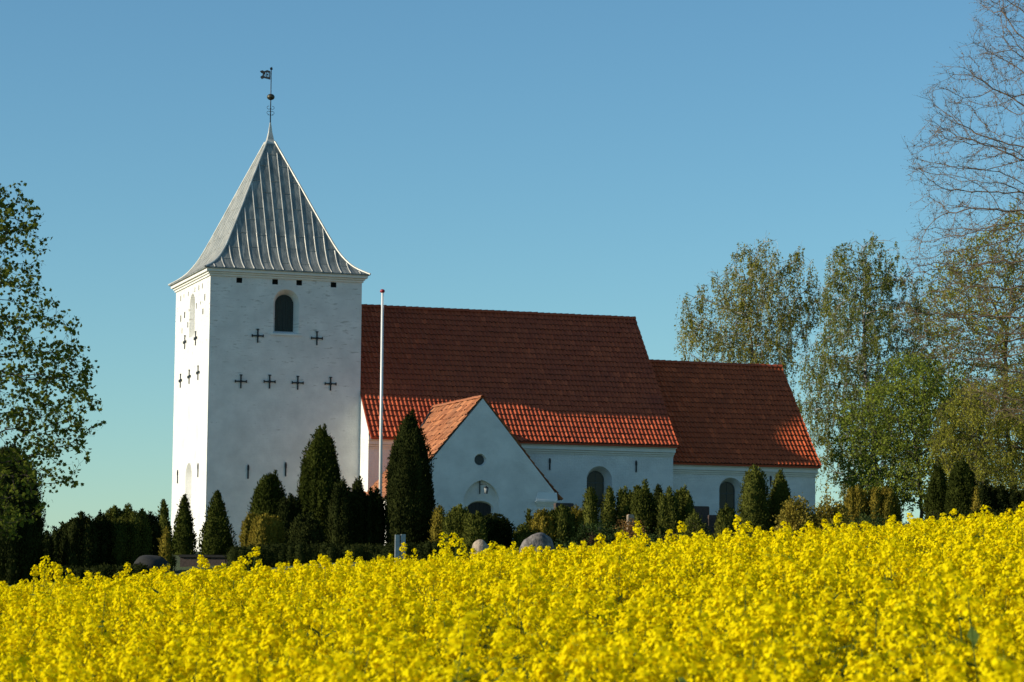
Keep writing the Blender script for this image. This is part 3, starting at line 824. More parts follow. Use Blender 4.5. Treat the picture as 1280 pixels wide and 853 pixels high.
PROF = {
    'thuja': lambda t: np.clip(.88 + .5 * t, 0, 1) * (1 - np.clip(t, 0, 1) ** 3.6) ** .60,
    'cone': lambda t: np.clip(.8 + 1.6 * t, 0, 1) * (1 - t) ** .72,
    'column': lambda t: np.clip(.8 + 1.0 * t, 0, 1) * (1 - np.clip(t, 0, 1) ** 5) ** .7,
    'spike': lambda t: np.clip(.6 + 1.2 * t, 0, 1) * (1 - np.clip(t, 0, 1) ** 2.6) ** .8,
    'rib': lambda t: np.clip(.7 + 1.0 * t, 0, 1) * (1 - np.clip(t, 0, 1) ** 7) ** .75,
    'ball': lambda t: np.sqrt(np.clip(1 - (1.5 * t - .5) ** 2, 0, 1)),
}
def spindle(c, h, r, prof, nlobes=None, tilt=(0, 0), seed=0):
    """returns body verts/faces and spray base points/normals"""
    rs = np.random.default_rng(seed)
    K, J = 12, 14
    ts = np.linspace(0, 1, K + 1); th = np.linspace(0, 2*np.pi, J, endpoint=False)
    pr = PROF[prof](ts)
    ph = rs.random(4) * 6.28
    def rad(t, a):
        lump = 1 + .10 * np.sin(3 * a + ph[0] + 3 * t) + .08 * np.sin(5 * a + ph[1] - 7 * t) + .06 * np.sin(9 * t * 2 + ph[2] + 2 * a)
        return r * PROF[prof](t) * lump
    T, A = np.meshgrid(ts, th, indexing='ij')
    Rr = rad(T, A) * .84 + 0.0
    V = np.stack([c[0] + Rr * np.cos(A) + tilt[0] * T * h, c[1] + Rr * np.sin(A) + tilt[1] * T * h, c[2] + T * h * .97], -1).reshape(-1, 3)
    i = np.arange((K + 1) * J).reshape(K + 1, J)
    F = np.stack([i[:-1], np.roll(i[:-1], -1, 1), np.roll(i[1:], -1, 1), i[1:]], -1).reshape(-1, 4)
    area = h * r * 4.0
    return V, F, rad, area
def conifer_mesh(name, spindles, mat, dens=260, size=.15, spread=.55, seed=1, up=1.0):
    rs = np.random.default_rng(seed)
    Vs, Fs, base = [], [], 0
    LV, LF, lb = [], [], 0
    for k, (c, h, r, prof, tilt) in enumerate(spindles):
        V, F, rad, area = spindle(c, h, r, prof, tilt=tilt, seed=seed * 31 + k)
        Vs.append(V); Fs.append(F + base); base += len(V)
        n = int(area * dens)
        t = rs.random(n) ** .9; a = rs.random(n) * 2 * np.pi
        keep = rs.random(n) < (.25 + .75 * PROF[prof](t)); t, a = t[keep], a[keep]; n = len(t)
        Rr = rad(t, a) * rs.uniform(.80, 1.03, n) + (rs.random(n) < .10) * rs.uniform(0, .14, n)
        P = np.stack([c[0] + Rr * np.cos(a) + tilt[0] * t * h, c[1] + Rr * np.sin(a) + tilt[1] * t * h, c[2] + t * h * .97], -1)
        O = np.stack([np.cos(a), np.sin(a), np.zeros(n)], -1)
        D = unit(O * spread + np.array([0, 0, up]) + rs.normal(0, .33, (n, 3)))
        Wd = unit(np.cross(D, O + rs.normal(0, .5, (n, 3))))
        l = size * rs.uniform(.6, 1.5, n)
        v, f = diamonds(P, D, Wd, l, l * rs.uniform(.35, .6, n))
        LV.append(v); LF.append(f + lb); lb += len(v)
    V = np.concatenate(Vs + LV); Fb = np.concatenate(Fs); Fl = np.concatenate(LF) + base
    return npmesh(name, V, [(Fb, 0), (Fl, 0)], mat, [True, False])

def trunk_mesh(p, r, h, mat):
    mb = MB(); mb.tube((p[0], p[1], p[2] - .2), (p[0], p[1], p[2] + h), r, r * .6, n=9); return mb

def conifer(px, wpx, topy, v, kind, mat, label, name='yew_tree', cat='conifer', group=None, seed=None, skirt=0, dens=None, size=None):
    s = seed if seed is not None else int(px * 7 + topy)
    rs = np.random.default_rng(s)
    p = at(px, topy, v); x, y = p[0], p[1]; g = float(gz(x, y)); H = p[2] - g; m = v / F_PX; r = wpx * m / 2 * 1.04
    root = empty(name, (x, y, g), label, cat, group)
    sp = []
    if kind == 'thuja':
        sp.append(((x, y, g), H * .95, r * .92, 'thuja', (0, 0)))
        for i in range(13):
            a = 6.28 * i / 13 + rs.uniform(-.2, .2); t_ = rs.uniform(.60, .90); d = r * .70 * float(PROF['thuja'](np.array(t_ * .8)))
            sp.append(((x + d * math.cos(a), y + d * math.sin(a), g), H * t_, r * rs.uniform(.28, .36), 'rib', (-math.cos(a) * r / H * .12, -math.sin(a) * r / H * .12)))
        for i in range(5):
            a = 6.28 * i / 5 + rs.random(); d = r * rs.uniform(.12, .34)
            sp.append(((x + d * math.cos(a), y + d * math.sin(a), g), H * (rs.uniform(.90, .98) if i else 1.0), r * rs.uniform(.22, .32), 'spike', (0, 0)))
    elif kind in ('cone', 'column'):
        sp.append(((x, y, g), H, r * 1.04, kind, (0, 0)))
        for i in range(9 if kind != 'cone' else 6):
            a = rs.random() * 6.28; hh = H * rs.uniform(.35, .9); q = PROF[kind](np.array(hh / H)) if hh < H else 0
            rr = r * rs.uniform(.28, .42); d = max(0, r * .98 * float(PROF[kind](np.array(max(0, hh / H - .08)))) - rr * .95)
            sp.append(((x + d * math.cos(a), y + d * math.sin(a), g), hh, rr, 'spike', (0, 0)))
    elif kind == 'yew':
        n = max(6, int(6 + wpx / 5))
        for i in range(n):
            a = 6.28 * i / n * 2.4 + rs.random(); d = r * (.1 if i == 0 else rs.uniform(.35, .80)); hh = H * (1 if i == 0 else rs.uniform(.80, 1.0)) * (1 - .07 * (d / r) ** 2)
            sp.append(((x + d * math.cos(a) * .95, y + d * math.sin(a) * .95, g), hh, r * rs.uniform(.24, .36) + .06, 'rib' if rs.random() < .75 else 'spike', (math.cos(a) * .012 * r, math.sin(a) * .012 * r)))
        sp.append(((x, y, g), H * .88, r * .90, 'column', (0, 0)))
    elif kind == 'ball':
        sp.append(((x, y, g), H, r, 'ball', (0, 0)))
        for i in range(7):
            a = rs.random() * 6.28; d = r * rs.uniform(.3, .62)
            sp.append(((x + d * math.cos(a), y + d * math.sin(a), g), H * rs.uniform(.6, .96), r * rs.uniform(.3, .45), 'spike' if rs.random() < .6 else 'ball', (0, 0)))
    dn = dens or 400; sz = size or .115
    me = conifer_mesh('crown', sp, mat, dens=dn, size=sz, seed=s, spread=.5 if kind != 'ball' else .8)
    link('crown', me, root)
    mb = trunk_mesh((x, y, g), max(.04, r * .16), H * .35, M_bark); mb.build('trunk', M_bark, root)
    return root

def shrub(px, wpx, topy, v, mat, label, name='shrub', n_leaf=4200, size=.11, sprouts=0, seed=0, depth=1.0, botfrac=0.0):
    """loose shrub: stems radiating from the base, leaves along them"""
    rs = np.random.default_rng(seed + int(px))
    p = at(px, topy, v); x, y = p[0], p[1]; g = float(gz(x, y)); H = p[2] - g; r = wpx * v / F_PX / 2
    root = empty(name, (x, y, g), label, 'shrub', 'low shrubs along the churchyard edge')
    mb = MB(); pts = []; dirs = []
    ns = 46
    for i in range(ns):
        a = rs.random() * 6.28; rr = r * math.sqrt(rs.random()) ; hh = H * (1 - .5 * (rr / r) ** 2) * rs.uniform(.8, 1.02)
        tip = Vector((x + rr * math.cos(a), y + rr * math.sin(a) * depth, g + hh)); b0 = Vector((x + .15 * rr * math.cos(a), y + .15 * rr * math.sin(a), g - .1))
        mid = b0.lerp(tip, .5) + Vector((math.cos(a) * r * .15, math.sin(a) * r * .15, 0))
        mb.tube(b0, mid, .022, .014, n=4, caps=False); mb.tube(mid, tip, .014, .006, n=4, caps=False)
        k = int(n_leaf / ns)
        for j in range(k):
            t = .25 + .75 * rs.random() ** .6
            q = (b0.lerp(mid, t * 2) if t < .5 else mid.lerp(tip, t * 2 - 1))
            pts.append(np.array(q) + rs.normal(0, .09 + .07 * r, 3)); dirs.append(unit(np.array([math.cos(a), math.sin(a), .7]) + rs.normal(0, .6, 3)))
    for i in range(sprouts):
        tip = Vector((x + rs.uniform(-.2, .2), y, g + H * 1.17)); b0 = Vector((x, y, g + H * .6)); mb.tube(b0, tip, .012, .005, n=4)
        for j in range(60):
            pts.append(np.array(b0.lerp(tip, .4 + .6 * rs.random())) + rs.normal(0, .12, 3)); dirs.append(unit(rs.normal(0, 1, 3) + np.array([0, 0, .5])))
    P = np.array(pts); D = np.array(dirs); W_ = unit(np.cross(D, rs.normal(0, 1, D.shape)))
    l = size * rs.uniform(.7, 1.4, len(P))
    V, F = diamonds(P, D, W_, l, l * .6)
    link('crown', npmesh('crown', V, [(F, 0)], mat), root)
    mb.build('stem', M_bark, root)
    return root

GC = 'clipped conifers standing among the graves'
# (px, width, top y, depth, kind, material, label, name)
con = [
 (12, 92, 545, 104, 'thuja', L_dark, 'broad black-green conifer at the left edge behind the maple leaves', 'conifer_tree'),
 (58, 20, 664, 112, 'column', L_dark, 'thin dark conifer in the gap right of the broad conifer at the left edge', 'yew_tree'),
 (77, 26, 652, 116, 'yew', L_dark, 'small shaded yew left of the two tall dark yews with spiky tops', 'yew_tree'),
 (101, 44, 638, 113, 'yew', L_dark, 'black spiky-topped yew, left one of the two dark yews side by side', 'yew_tree'),
 (123, 34, 637, 114, 'yew', L_dark, 'black spiky-topped yew, right one of the two dark yews side by side', 'yew_tree'),
 (156, 58, 628, 115, 'yew', L_yew, 'wide olive-green spiky yew lit on its left side, left of the tower', 'yew_tree'),
 (186, 38, 638, 118, 'yew', L_dark, 'dark spiky yew just right of the wide olive-green yew', 'yew_tree'),
 (205, 32, 624, 120, 'cone', L_yew, 'pointed conifer just left of the tower corner, half against the sky', 'conifer_tree'),
 (208, 14, 660, 113, 'column', L_gold, 'tiny yellowish conifer low in front of the pointed ones by the tower', 'conifer_tree'),
 (231, 34, 618, 127, 'cone', L_thuja, 'dark pointed conifer in front of the bright west face of the tower', 'conifer_tree'),
 (272, 46, 613, 127, 'cone', L_thuja, 'broad pointed conifer in front of the shaded tower face near its left corner', 'conifer_tree'),
 (338, 51, 585, 124, 'thuja', L_thuja, 'round-topped dense green thuja in front of the middle of the tower', 'thuja_tree'),
 (313, 24, 640, 119, 'yew', L_gold, 'yellow-green yew column at the left foot of the round-topped thuja', 'yew_tree'),
 (331, 42, 640, 117, 'yew', L_gold, 'wide golden-green yew in front of the round-topped thuja', 'yew_tree'),
 (362, 30, 616, 121, 'yew', L_dark, 'narrow dark yew between the round-topped thuja and the tall thuja', 'yew_tree'),
 (402, 56, 526, 124, 'thuja', L_thuja, 'tall dark thuja in front of the right half of the tower', 'thuja_tree'),
 (428, 28, 596, 120, 'yew', L_dark, 'spiky dark yew touching the right side of the tall thuja', 'yew_tree'),
 (449, 24, 594, 121, 'yew', L_dark, 'spiky dark yew in front of the right corner of the tower', 'yew_tree'),
 (469, 26, 606, 121, 'yew', L_dark, 'spiky dark yew at the foot of the flagpole', 'yew_tree'),
 (385, 44, 640, 115, 'yew', L_dark, 'low black yew in front of the tall thuja', 'yew_tree'),
 (513, 61, 507, 121, 'thuja', L_dark, 'tallest black-green thuja, hiding the left part of the porch', 'thuja_tree'),
 (549, 18, 632, 119, 'column', L_gold, 'slim yellow-green conifer at the right foot of the tallest thuja', 'conifer_tree'),
 (574, 34, 630, 116, 'yew', L_yew, 'green spiky yew in front of the left side of the porch door', 'yew_tree'),
 (596, 26, 640, 115, 'yew', L_yew, 'green yew in front of the porch door opening', 'yew_tree'),
 (618, 52, 642, 117, 'ball', L_dark, 'round dark bush of a yew right of the porch door', 'yew_tree'),
 (661, 16, 636, 119, 'cone', L_yew, 'thin pointed little conifer in front of the right part of the porch', 'conifer_tree'),
 (655, 26, 655, 116, 'ball', L_yew, 'low green yew bush right behind the grey boulder', 'yew_tree'),
 (679, 32, 636, 118, 'yew', L_gold, 'golden-tipped yew under the right foot of the porch gable', 'yew_tree'),
 (701, 32, 630, 118, 'yew', L_yew, 'green column yew just right of the porch corner', 'yew_tree'),
 (720, 22, 631, 119, 'yew', L_gold, 'yellow-topped yew left of the nave window', 'yew_tree'),
 (738, 20, 608, 121, 'column', L_yew, 'slender yew covering the left half of the nave window', 'yew_tree'),
 (762, 17, 607, 122, 'column', L_yew, 'slender dark column just right of the nave window, first of a pair', 'yew_tree'),
 (781, 18, 606, 122, 'yew', L_yew, 'slender forked column, second of a pair right of the nave window', 'yew_tree'),
 (804, 34, 598, 121, 'yew', L_yew, 'broad green yew column below the right iron anchor of the nave', 'yew_tree'),
 (823, 16, 604, 123, 'column', L_dark, 'narrow dark column tucked behind the broad yew below the nave eave', 'yew_tree'),
 (836, 24, 607, 120, 'yew', L_yew, 'green yew in front of the right corner of the nave', 'yew_tree'),
 (854, 24, 604, 121, 'yew', L_yew, 'green yew in front of the joint of nave and chancel', 'yew_tree'),
 (867, 20, 637, 117, 'yew', L_yew, 'short yew left of the brown gravestones', 'yew_tree'),
 (907, 25, 630, 119, 'yew', L_yew, 'short stout yew in front of the chancel window', 'yew_tree'),
 (943, 36, 580, 124, 'column', L_yew, 'tall smooth green column right of the chancel window', 'thuja_tree'),
 (975, 30, 584, 125, 'thuja', L_yew, 'tall green column, nearest one to the right end of the chancel', 'thuja_tree'),
 (1070, 36, 605, 123, 'yew', L_gold, 'brownish golden yew right of the chancel, left one of two', 'yew_tree'),
 (1104, 38, 606, 123, 'yew', L_gold, 'brownish golden yew right of the chancel, right one of two', 'yew_tree'),
 (1173, 34, 576, 126, 'thuja', L_thuja, 'shaded thuja at the left side of the highest one by the right edge', 'thuja_tree'),
 (1202, 44, 568, 124, 'thuja', L_thuja, 'highest green thuja of the group near the right edge', 'thuja_tree'),
 (1221, 11, 606, 119, 'column', L_gold, 'tiny golden column between the highest thuja and the dark row', 'conifer_tree'),
 (1232, 24, 598, 122, 'yew', L_dark, 'first dark yew of the row running to the right edge, nearest the highest thuja', 'yew_tree'),
 (1250, 20, 604, 122, 'yew', L_dark, 'second dark yew of the row running to the right edge', 'yew_tree'),
 (1267, 20, 605, 122, 'yew', L_dark, 'third dark yew of the row running to the right edge', 'yew_tree'),
 (1284, 24, 602, 122, 'yew', L_dark, 'last dark yew of the row, cut by the right edge of the view', 'yew_tree'),
]
for q in con:
    conifer(q[0], q[1], q[2], q[3], q[4], q[5], q[6], q[7], 'tree', GC)
# golden low shoot and junipers
shrub(996, 46, 614, 121, L_goldsh, 'golden-leaved loose shrub in front of the right end of the chancel', n_leaf=9000, size=.12)
shrub(1037, 48, 620, 121, L_goldsh, 'golden-leaved loose shrub with one long top shoot, right of the chancel', sprouts=1, n_leaf=9000, size=.12)
shrub(787, 46, 650, 117, L_orange, 'low orange-brown shrub among the slender columns', size=.09)
shrub(838, 52, 666, 115, L_redh, 'low reddish-brown shrub in front of the nave corner', size=.07, n_leaf=4400)
shrub(868, 40, 646, 114, L_yew, 'rounded bright green shrub in front of the brown gravestones', size=.08, n_leaf=4800)
shrub(733, 34, 655, 115, L_jun, 'low feathery juniper left below the nave window', size=.09, n_leaf=4400, name='juniper')
shrub(757, 44, 653, 114, L_jun, 'low feathery juniper right below the nave window', size=.09, n_leaf=4800, name='juniper')
shrub(742, 22, 668, 112, L_redh, 'small reddish shrub between the two feathery junipers', size=.07)
shrub(808, 60, 668, 113, L_jun, 'flat dark juniper in front of the orange-brown shrub', size=.08, n_leaf=5400, name='juniper')
shrub(700, 36, 680, 112, L_jun, 'low green shrub right of the grey boulder', size=.08, n_leaf=3600)
shrub(1092, 84, 640, 118, L_jun, 'wide spreading dark juniper in front of the two golden yews', size=.09, n_leaf=8000, name='juniper')
shrub(1172, 34, 636, 117, L_yew, 'low green shrub in front of the shaded thuja near the right edge', size=.08, n_leaf=4000)
shrub(1196, 52, 640, 116, L_jun, 'dark low juniper at the foot of the highest thuja near the right edge', size=.08, n_leaf=4800, name='juniper')
shrub(915, 30, 667, 114, L_redh, 'small brown shrub at the foot of the short stout yew', size=.07)

# clipped hedge
def hedge(px0, px1, y0, y1, v, mat, label):
    a = at(px0, y0, v); b = at(px1, y1, v); L = np.hypot(*(b - a)[:2]); n = int(L / .33)
    rs = np.random.default_rng(int(px0)); sp = []
    for i in range(n):
        t = (i + .5) / n; q = a + (b - a) * t; g = float(gz(q[0], q[1]))
        sp.append(((q[0], q[1] + rs.uniform(-.1, .1), g), (q[2] - g) * rs.uniform(.93, 1.05), .46, 'rib', (0, 0)))
    g0 = float(gz(a[0], a[1]))
    root = empty('hedge', (a[0], a[1], g0), label, 'hedge')
    link('crown', conifer_mesh('crown', sp, mat, dens=260, size=.09, seed=int(px0), spread=.6), root)
hedge(640, 1010, 686, 668, 111, L_jun, 'low dark clipped hedge between the graves and the yellow field')
hedge(1010, 1300, 668, 628, 112, L_dark, 'low dark clipped hedge along the right part of the churchyard')
hedge(40, 180, 710, 704, 110, L_dark, 'low black hedge below the dark yews on the left')
hedge(290, 560, 680, 678, 112, L_dark, 'low black hedge in front of the tall thujas')

# ---------------------------------------------------------------- stones
def boulder(px, wpx, topy, v, mat, label, name='boulder', sc=(1, .8, 1), seed=1):
    rs = np.random.default_rng(seed); p = at(px, topy, v); r = wpx * v / F_PX / 2; g = float(gz(p[0], p[1]))
    H = max(p[2] - g, r * 1.2)
    import bmesh
    bm = bmesh.new(); bmesh.ops.create_icosphere(bm, subdivisions=4, radius=1)
    ph = rs.random(6) * 6
    for vv in bm.verts:
        c_ = vv.co; f = 1 + .09 * math.sin(2.3 * c_.x + ph[0] + 1.5 * c_.z) + .07 * math.sin(3.1 * c_.y + ph[1] + 2 * c_.x) + .03 * math.sin(7 * c_.z + ph[2]) * math.sin(6 * c_.x + ph[3])
        vv.co = Vector((c_.x * r * sc[0] * f, c_.y * r * sc[1] * f, g + H * .5 + c_.z * H * .55 * f))
        vv.co.x += p[0]; vv.co.y += p[1]
    for f in bm.faces: f.smooth = True
    me = bpy.data.meshes.new(name); bm.to_mesh(me); bm.free(); me.materials.append(mat)
    o = link(name, me); return tag(o, label, 'boulder')
boulder(600, 24, 678, 108, M_granite2, 'rounded pinkish boulder in front of the porch, nearest the field', seed=3)
boulder(671, 42, 667, 109, M_granite, 'large grey boulder below the right foot of the porch', seed=5, sc=(1, .8, 1))
boulder(190, 50, 695, 112, M_darkstone, 'dark rounded boulder at the foot of the tower, left side', seed=8)
boulder(797, 16, 684, 109, M_granite, 'small pale grey boulder behind the flowers below the nave', seed=9)
def stone(px, wpx, topy, v, mat, label, th=.2, round_=False):
    p = at(px, topy, v); g = float(gz(p[0], p[1])); w_ = wpx * v / F_PX / 2
    mb = MB(); W_ = Wall((p[0], p[1], 0), (1, 0, 0), (0, -1, 0)); h = p[2]
    lp = arch(0, w_, g - .2, h - w_ * .5, rise=w_ * .5) if round_ else [(-w_, g - .2), (w_, g - .2), (w_, h - .04), (w_ - .04, h), (-w_ + .04, h), (-w_, h - .04)]
    W_.slab(mb, lp, 0, th); W_.panel(mb, lp, (), th)
    o = mb.build('gravestone', mat, None); tag(o, label, 'gravestone', 'gravestones between the clipped conifers')
    return o
stone(747, 8, 634, 122, M_marble, 'small white gravestone standing under the nave window', round_=True)
stone(789, 8, 643, 119, M_granite2, 'small rounded pale gravestone above the orange-brown shrub', round_=True)
stone(877, 21, 633, 121, M_redstone, 'tall dark brown gravestone at the left of the chancel window')
stone(893, 15, 644, 120, M_redstone, 'lower dark brown gravestone beside the tall brown one', th=.25)
stone(706, 24, 629, 128, M_redstone, 'wide dark gravestone right of the porch corner', th=.3)
stone(726, 30, 640, 127, M_darkstone, 'wide black gravestone left of the nave window', th=.3)
# grey litter post of two boards near the field
p = at(501, 668, 106); g = float(gz(p[0], p[1]))
po = empty('board_post', (p[0], p[1], g), 'short pale grey post of two upright boards in front of the tallest thuja', 'post')
for dx in (-.13, .11):
    mb = MB(); mb.box((p[0] + dx - .1, p[1] - .03, g - .2), (p[0] + dx + .08, p[1] + .03, p[2] - abs(dx - .11) * .1)); mb.build('board', M_greywood, po)
mb = MB(); mb.box((p[0] - .2, p[1] + .031, p[2] - .5), (p[0] + .16, p[1] + .07, p[2] - .38)); mb.build('crosspiece', M_greywood, po)
# low churchyard wall by the tower foot
a = at(226, 694, 122); b = at(318, 694, 122)
g = float(gz(a[0], a[1])); dv = Vector(b - a); dv.z = 0; half_l = dv.length / 2; dn_ = dv.normalized(); cc = Vector((a + b) / 2); pn = Vector((-dn_.y, dn_.x, 0))
sw = empty('stone_wall', (cc.x, cc.y, g), 'short low wall of dark stone with a flat capping at the foot of the tower', 'wall')
mb = MB(); mb.obox((cc.x, cc.y, (a[2] + g) / 2 - .2), dn_ * half_l, pn * .22, (0, 0, (a[2] - g) / 2 + .1)); mb.build('masonry', M_redstone, sw)
mb = MB(); mb.obox((cc.x, cc.y, a[2] - .04), dn_ * (half_l + .05), pn * .3, (0, 0, .055)); mb.build('capping', M_darkstone, sw)

# far away: a farmhouse and a wood
p = at(62, 668, 330); g = float(gz(p[0], p[1]))
fh = empty('farmhouse', (p[0], p[1], g), 'pale grey farmhouse gable far behind the conifers on the left', 'house')
mb = MB(); x0, x1, y0, y1 = p[0] - 4, p[0] + 9, p[1], p[1] + 7
mb.box((x0, y0, g - 1), (x1, y1, p[2] - 3.2)); mb.build('wall', M_marble, fh)
mb = MB(); zt = p[2]; ze = p[2] - 3.3
mb.face([(x0 - .3, y0 - .3, ze), (x1 + .3, y0 - .3, ze), (x1 + .3, (y0+y1)/2, zt), (x0 - .3, (y0+y1)/2, zt)])
mb.face([(x1 + .3, y1 + .3, ze), (x0 - .3, y1 + .3, ze), (x0 - .3, (y0+y1)/2, zt), (x1 + .3, (y0+y1)/2, zt)])
mb.face([(x0 - .01, y0, ze), (x0 - .01, (y0+y1)/2, zt - .2), (x0 - .01, y1, ze)]); mb.face([(x1 + .01, y0, ze), (x1 + .01, y1, ze), (x1 + .01, (y0+y1)/2, zt - .2)])
mb.build('roof', M_greywood, fh, merge=False)
def farwood():
    rs = np.random.default_rng(77); Vs = []
    P = []
    for i in range(90):
        px = rs.uniform(-500, 1900); v = rs.uniform(520, 640); q = at(px, 700, v); g = float(gz(q[0], q[1])); r = rs.uniform(4, 8); H = rs.uniform(9, 13)
        n = 260; D = unit(rs.normal(0, 1, (n, 3))); P.append(np.array([q[0], q[1], g + H * .5]) + D * np.array([r, r, H * .5]) * rs.uniform(.75, 1, (n, 1)))
    P = np.concatenate(P); D = unit(rs.normal(0, 1, P.shape)); W_ = unit(np.cross(D, rs.normal(0, 1, D.shape)))
    V, F = diamonds(P, D, W_, rs.uniform(1, 2.2, len(P)), rs.uniform(.8, 1.8, len(P)))
    tag(link('far_wood', npmesh('far_wood', V, [(F, 0)], L_far)), 'far-off green wood low on the horizon', 'wood', kind='stuff')
farwood()

# ============================================================ broadleaf trees
def colonize(att, seeds, step, di, dk, maxit=200, bias=(0, 0, .0), rs=None, maxn=22000):
    att = att.copy(); nodes = np.zeros((maxn, 3)); par = np.full(maxn, -1)
    n = 0
    for i, s_ in enumerate(seeds): nodes[n] = s_; par[n] = n - 1; n += 1
    d = np.linalg.norm(att[:, None] - nodes[None, :n], axis=2); near = d.argmin(1); nd = d.min(1)
    bias = np.array(bias)
    for it in range(maxit):
        act = nd < di
        if not act.any() or n >= maxn - 10: break
        acc = np.zeros((n, 3)); cnt = np.zeros(n)
        dirs = unit(att[act] - nodes[near[act]])
        np.add.at(acc, near[act], dirs); np.add.at(cnt, near[act], 1)
        g = np.nonzero(cnt)[0]
        dv = unit(unit(acc[g]) + bias + rs.normal(0, .12, (len(g), 3)))
        new = nodes[g] + dv * step
        far = np.ones(len(new), bool)
        for c0 in range(0, len(new), 400):
            dd_ = np.linalg.norm(new[c0:c0+400, None] - nodes[None, :n], axis=2).min(1); far[c0:c0+400] = dd_ > step * .55
        new, g = new[far], g[far]
        new = new[:max(0, maxn - n - 1)]; g = g[:len(new)]
        k = len(new)
        if k == 0: break
        nodes[n:n+k] = new; par[n:n+k] = g
        dn = np.linalg.norm(att[:, None] - new[None], axis=2); j = dn.argmin(1); dm = dn.min(1)
        up = dm < nd; near[up] = n + j[up]; nd[up] = dm[up]
        n += k
        keep = nd > dk
        att, near, nd = att[keep], near[keep], nd[keep]
        if len(att) == 0: break
    return nodes[:n], par[:n]

def tubes(A, B, ra, rb, sides):
    d = unit(B - A); ref = np.where(np.abs(d[:, 2:3]) < .9, np.array([[0, 0, 1.]]), np.array([[1., 0, 0]]))
    u = unit(np.cross(d, ref)); w_ = np.cross(d, u)
    th = np.linspace(0, 2*np.pi, sides, endpoint=False)
    ring = np.cos(th)[None, :, None] * u[:, None] + np.sin(th)[None, :, None] * w_[:, None]
    VA = A[:, None] + ring * ra[:, None, None]; VB = B[:, None] + ring * rb[:, None, None]
    n = len(A); V = np.concatenate([VA, VB], 1).reshape(-1, 3)
    b = (np.arange(n) * 2 * sides)[:, None]; i = np.arange(sides)[None]; j = (i + 1) % sides
    F = np.stack([b + i, b + j, b + sides + j, b + sides + i], -1).reshape(-1, 4)
    return V, F

def inpoly(x, z, poly):
    c_ = np.zeros(len(x), bool); k = len(poly)
    for i in range(k):
        x0, z0 = poly[i]; x1, z1 = poly[(i + 1) % k]
        cond = ((z0 > z) != (z1 > z)) & (x < (x1 - x0) * (z - z0) / (z1 - z0 + 1e-12) + x0)
        c_ ^= cond
    return c_

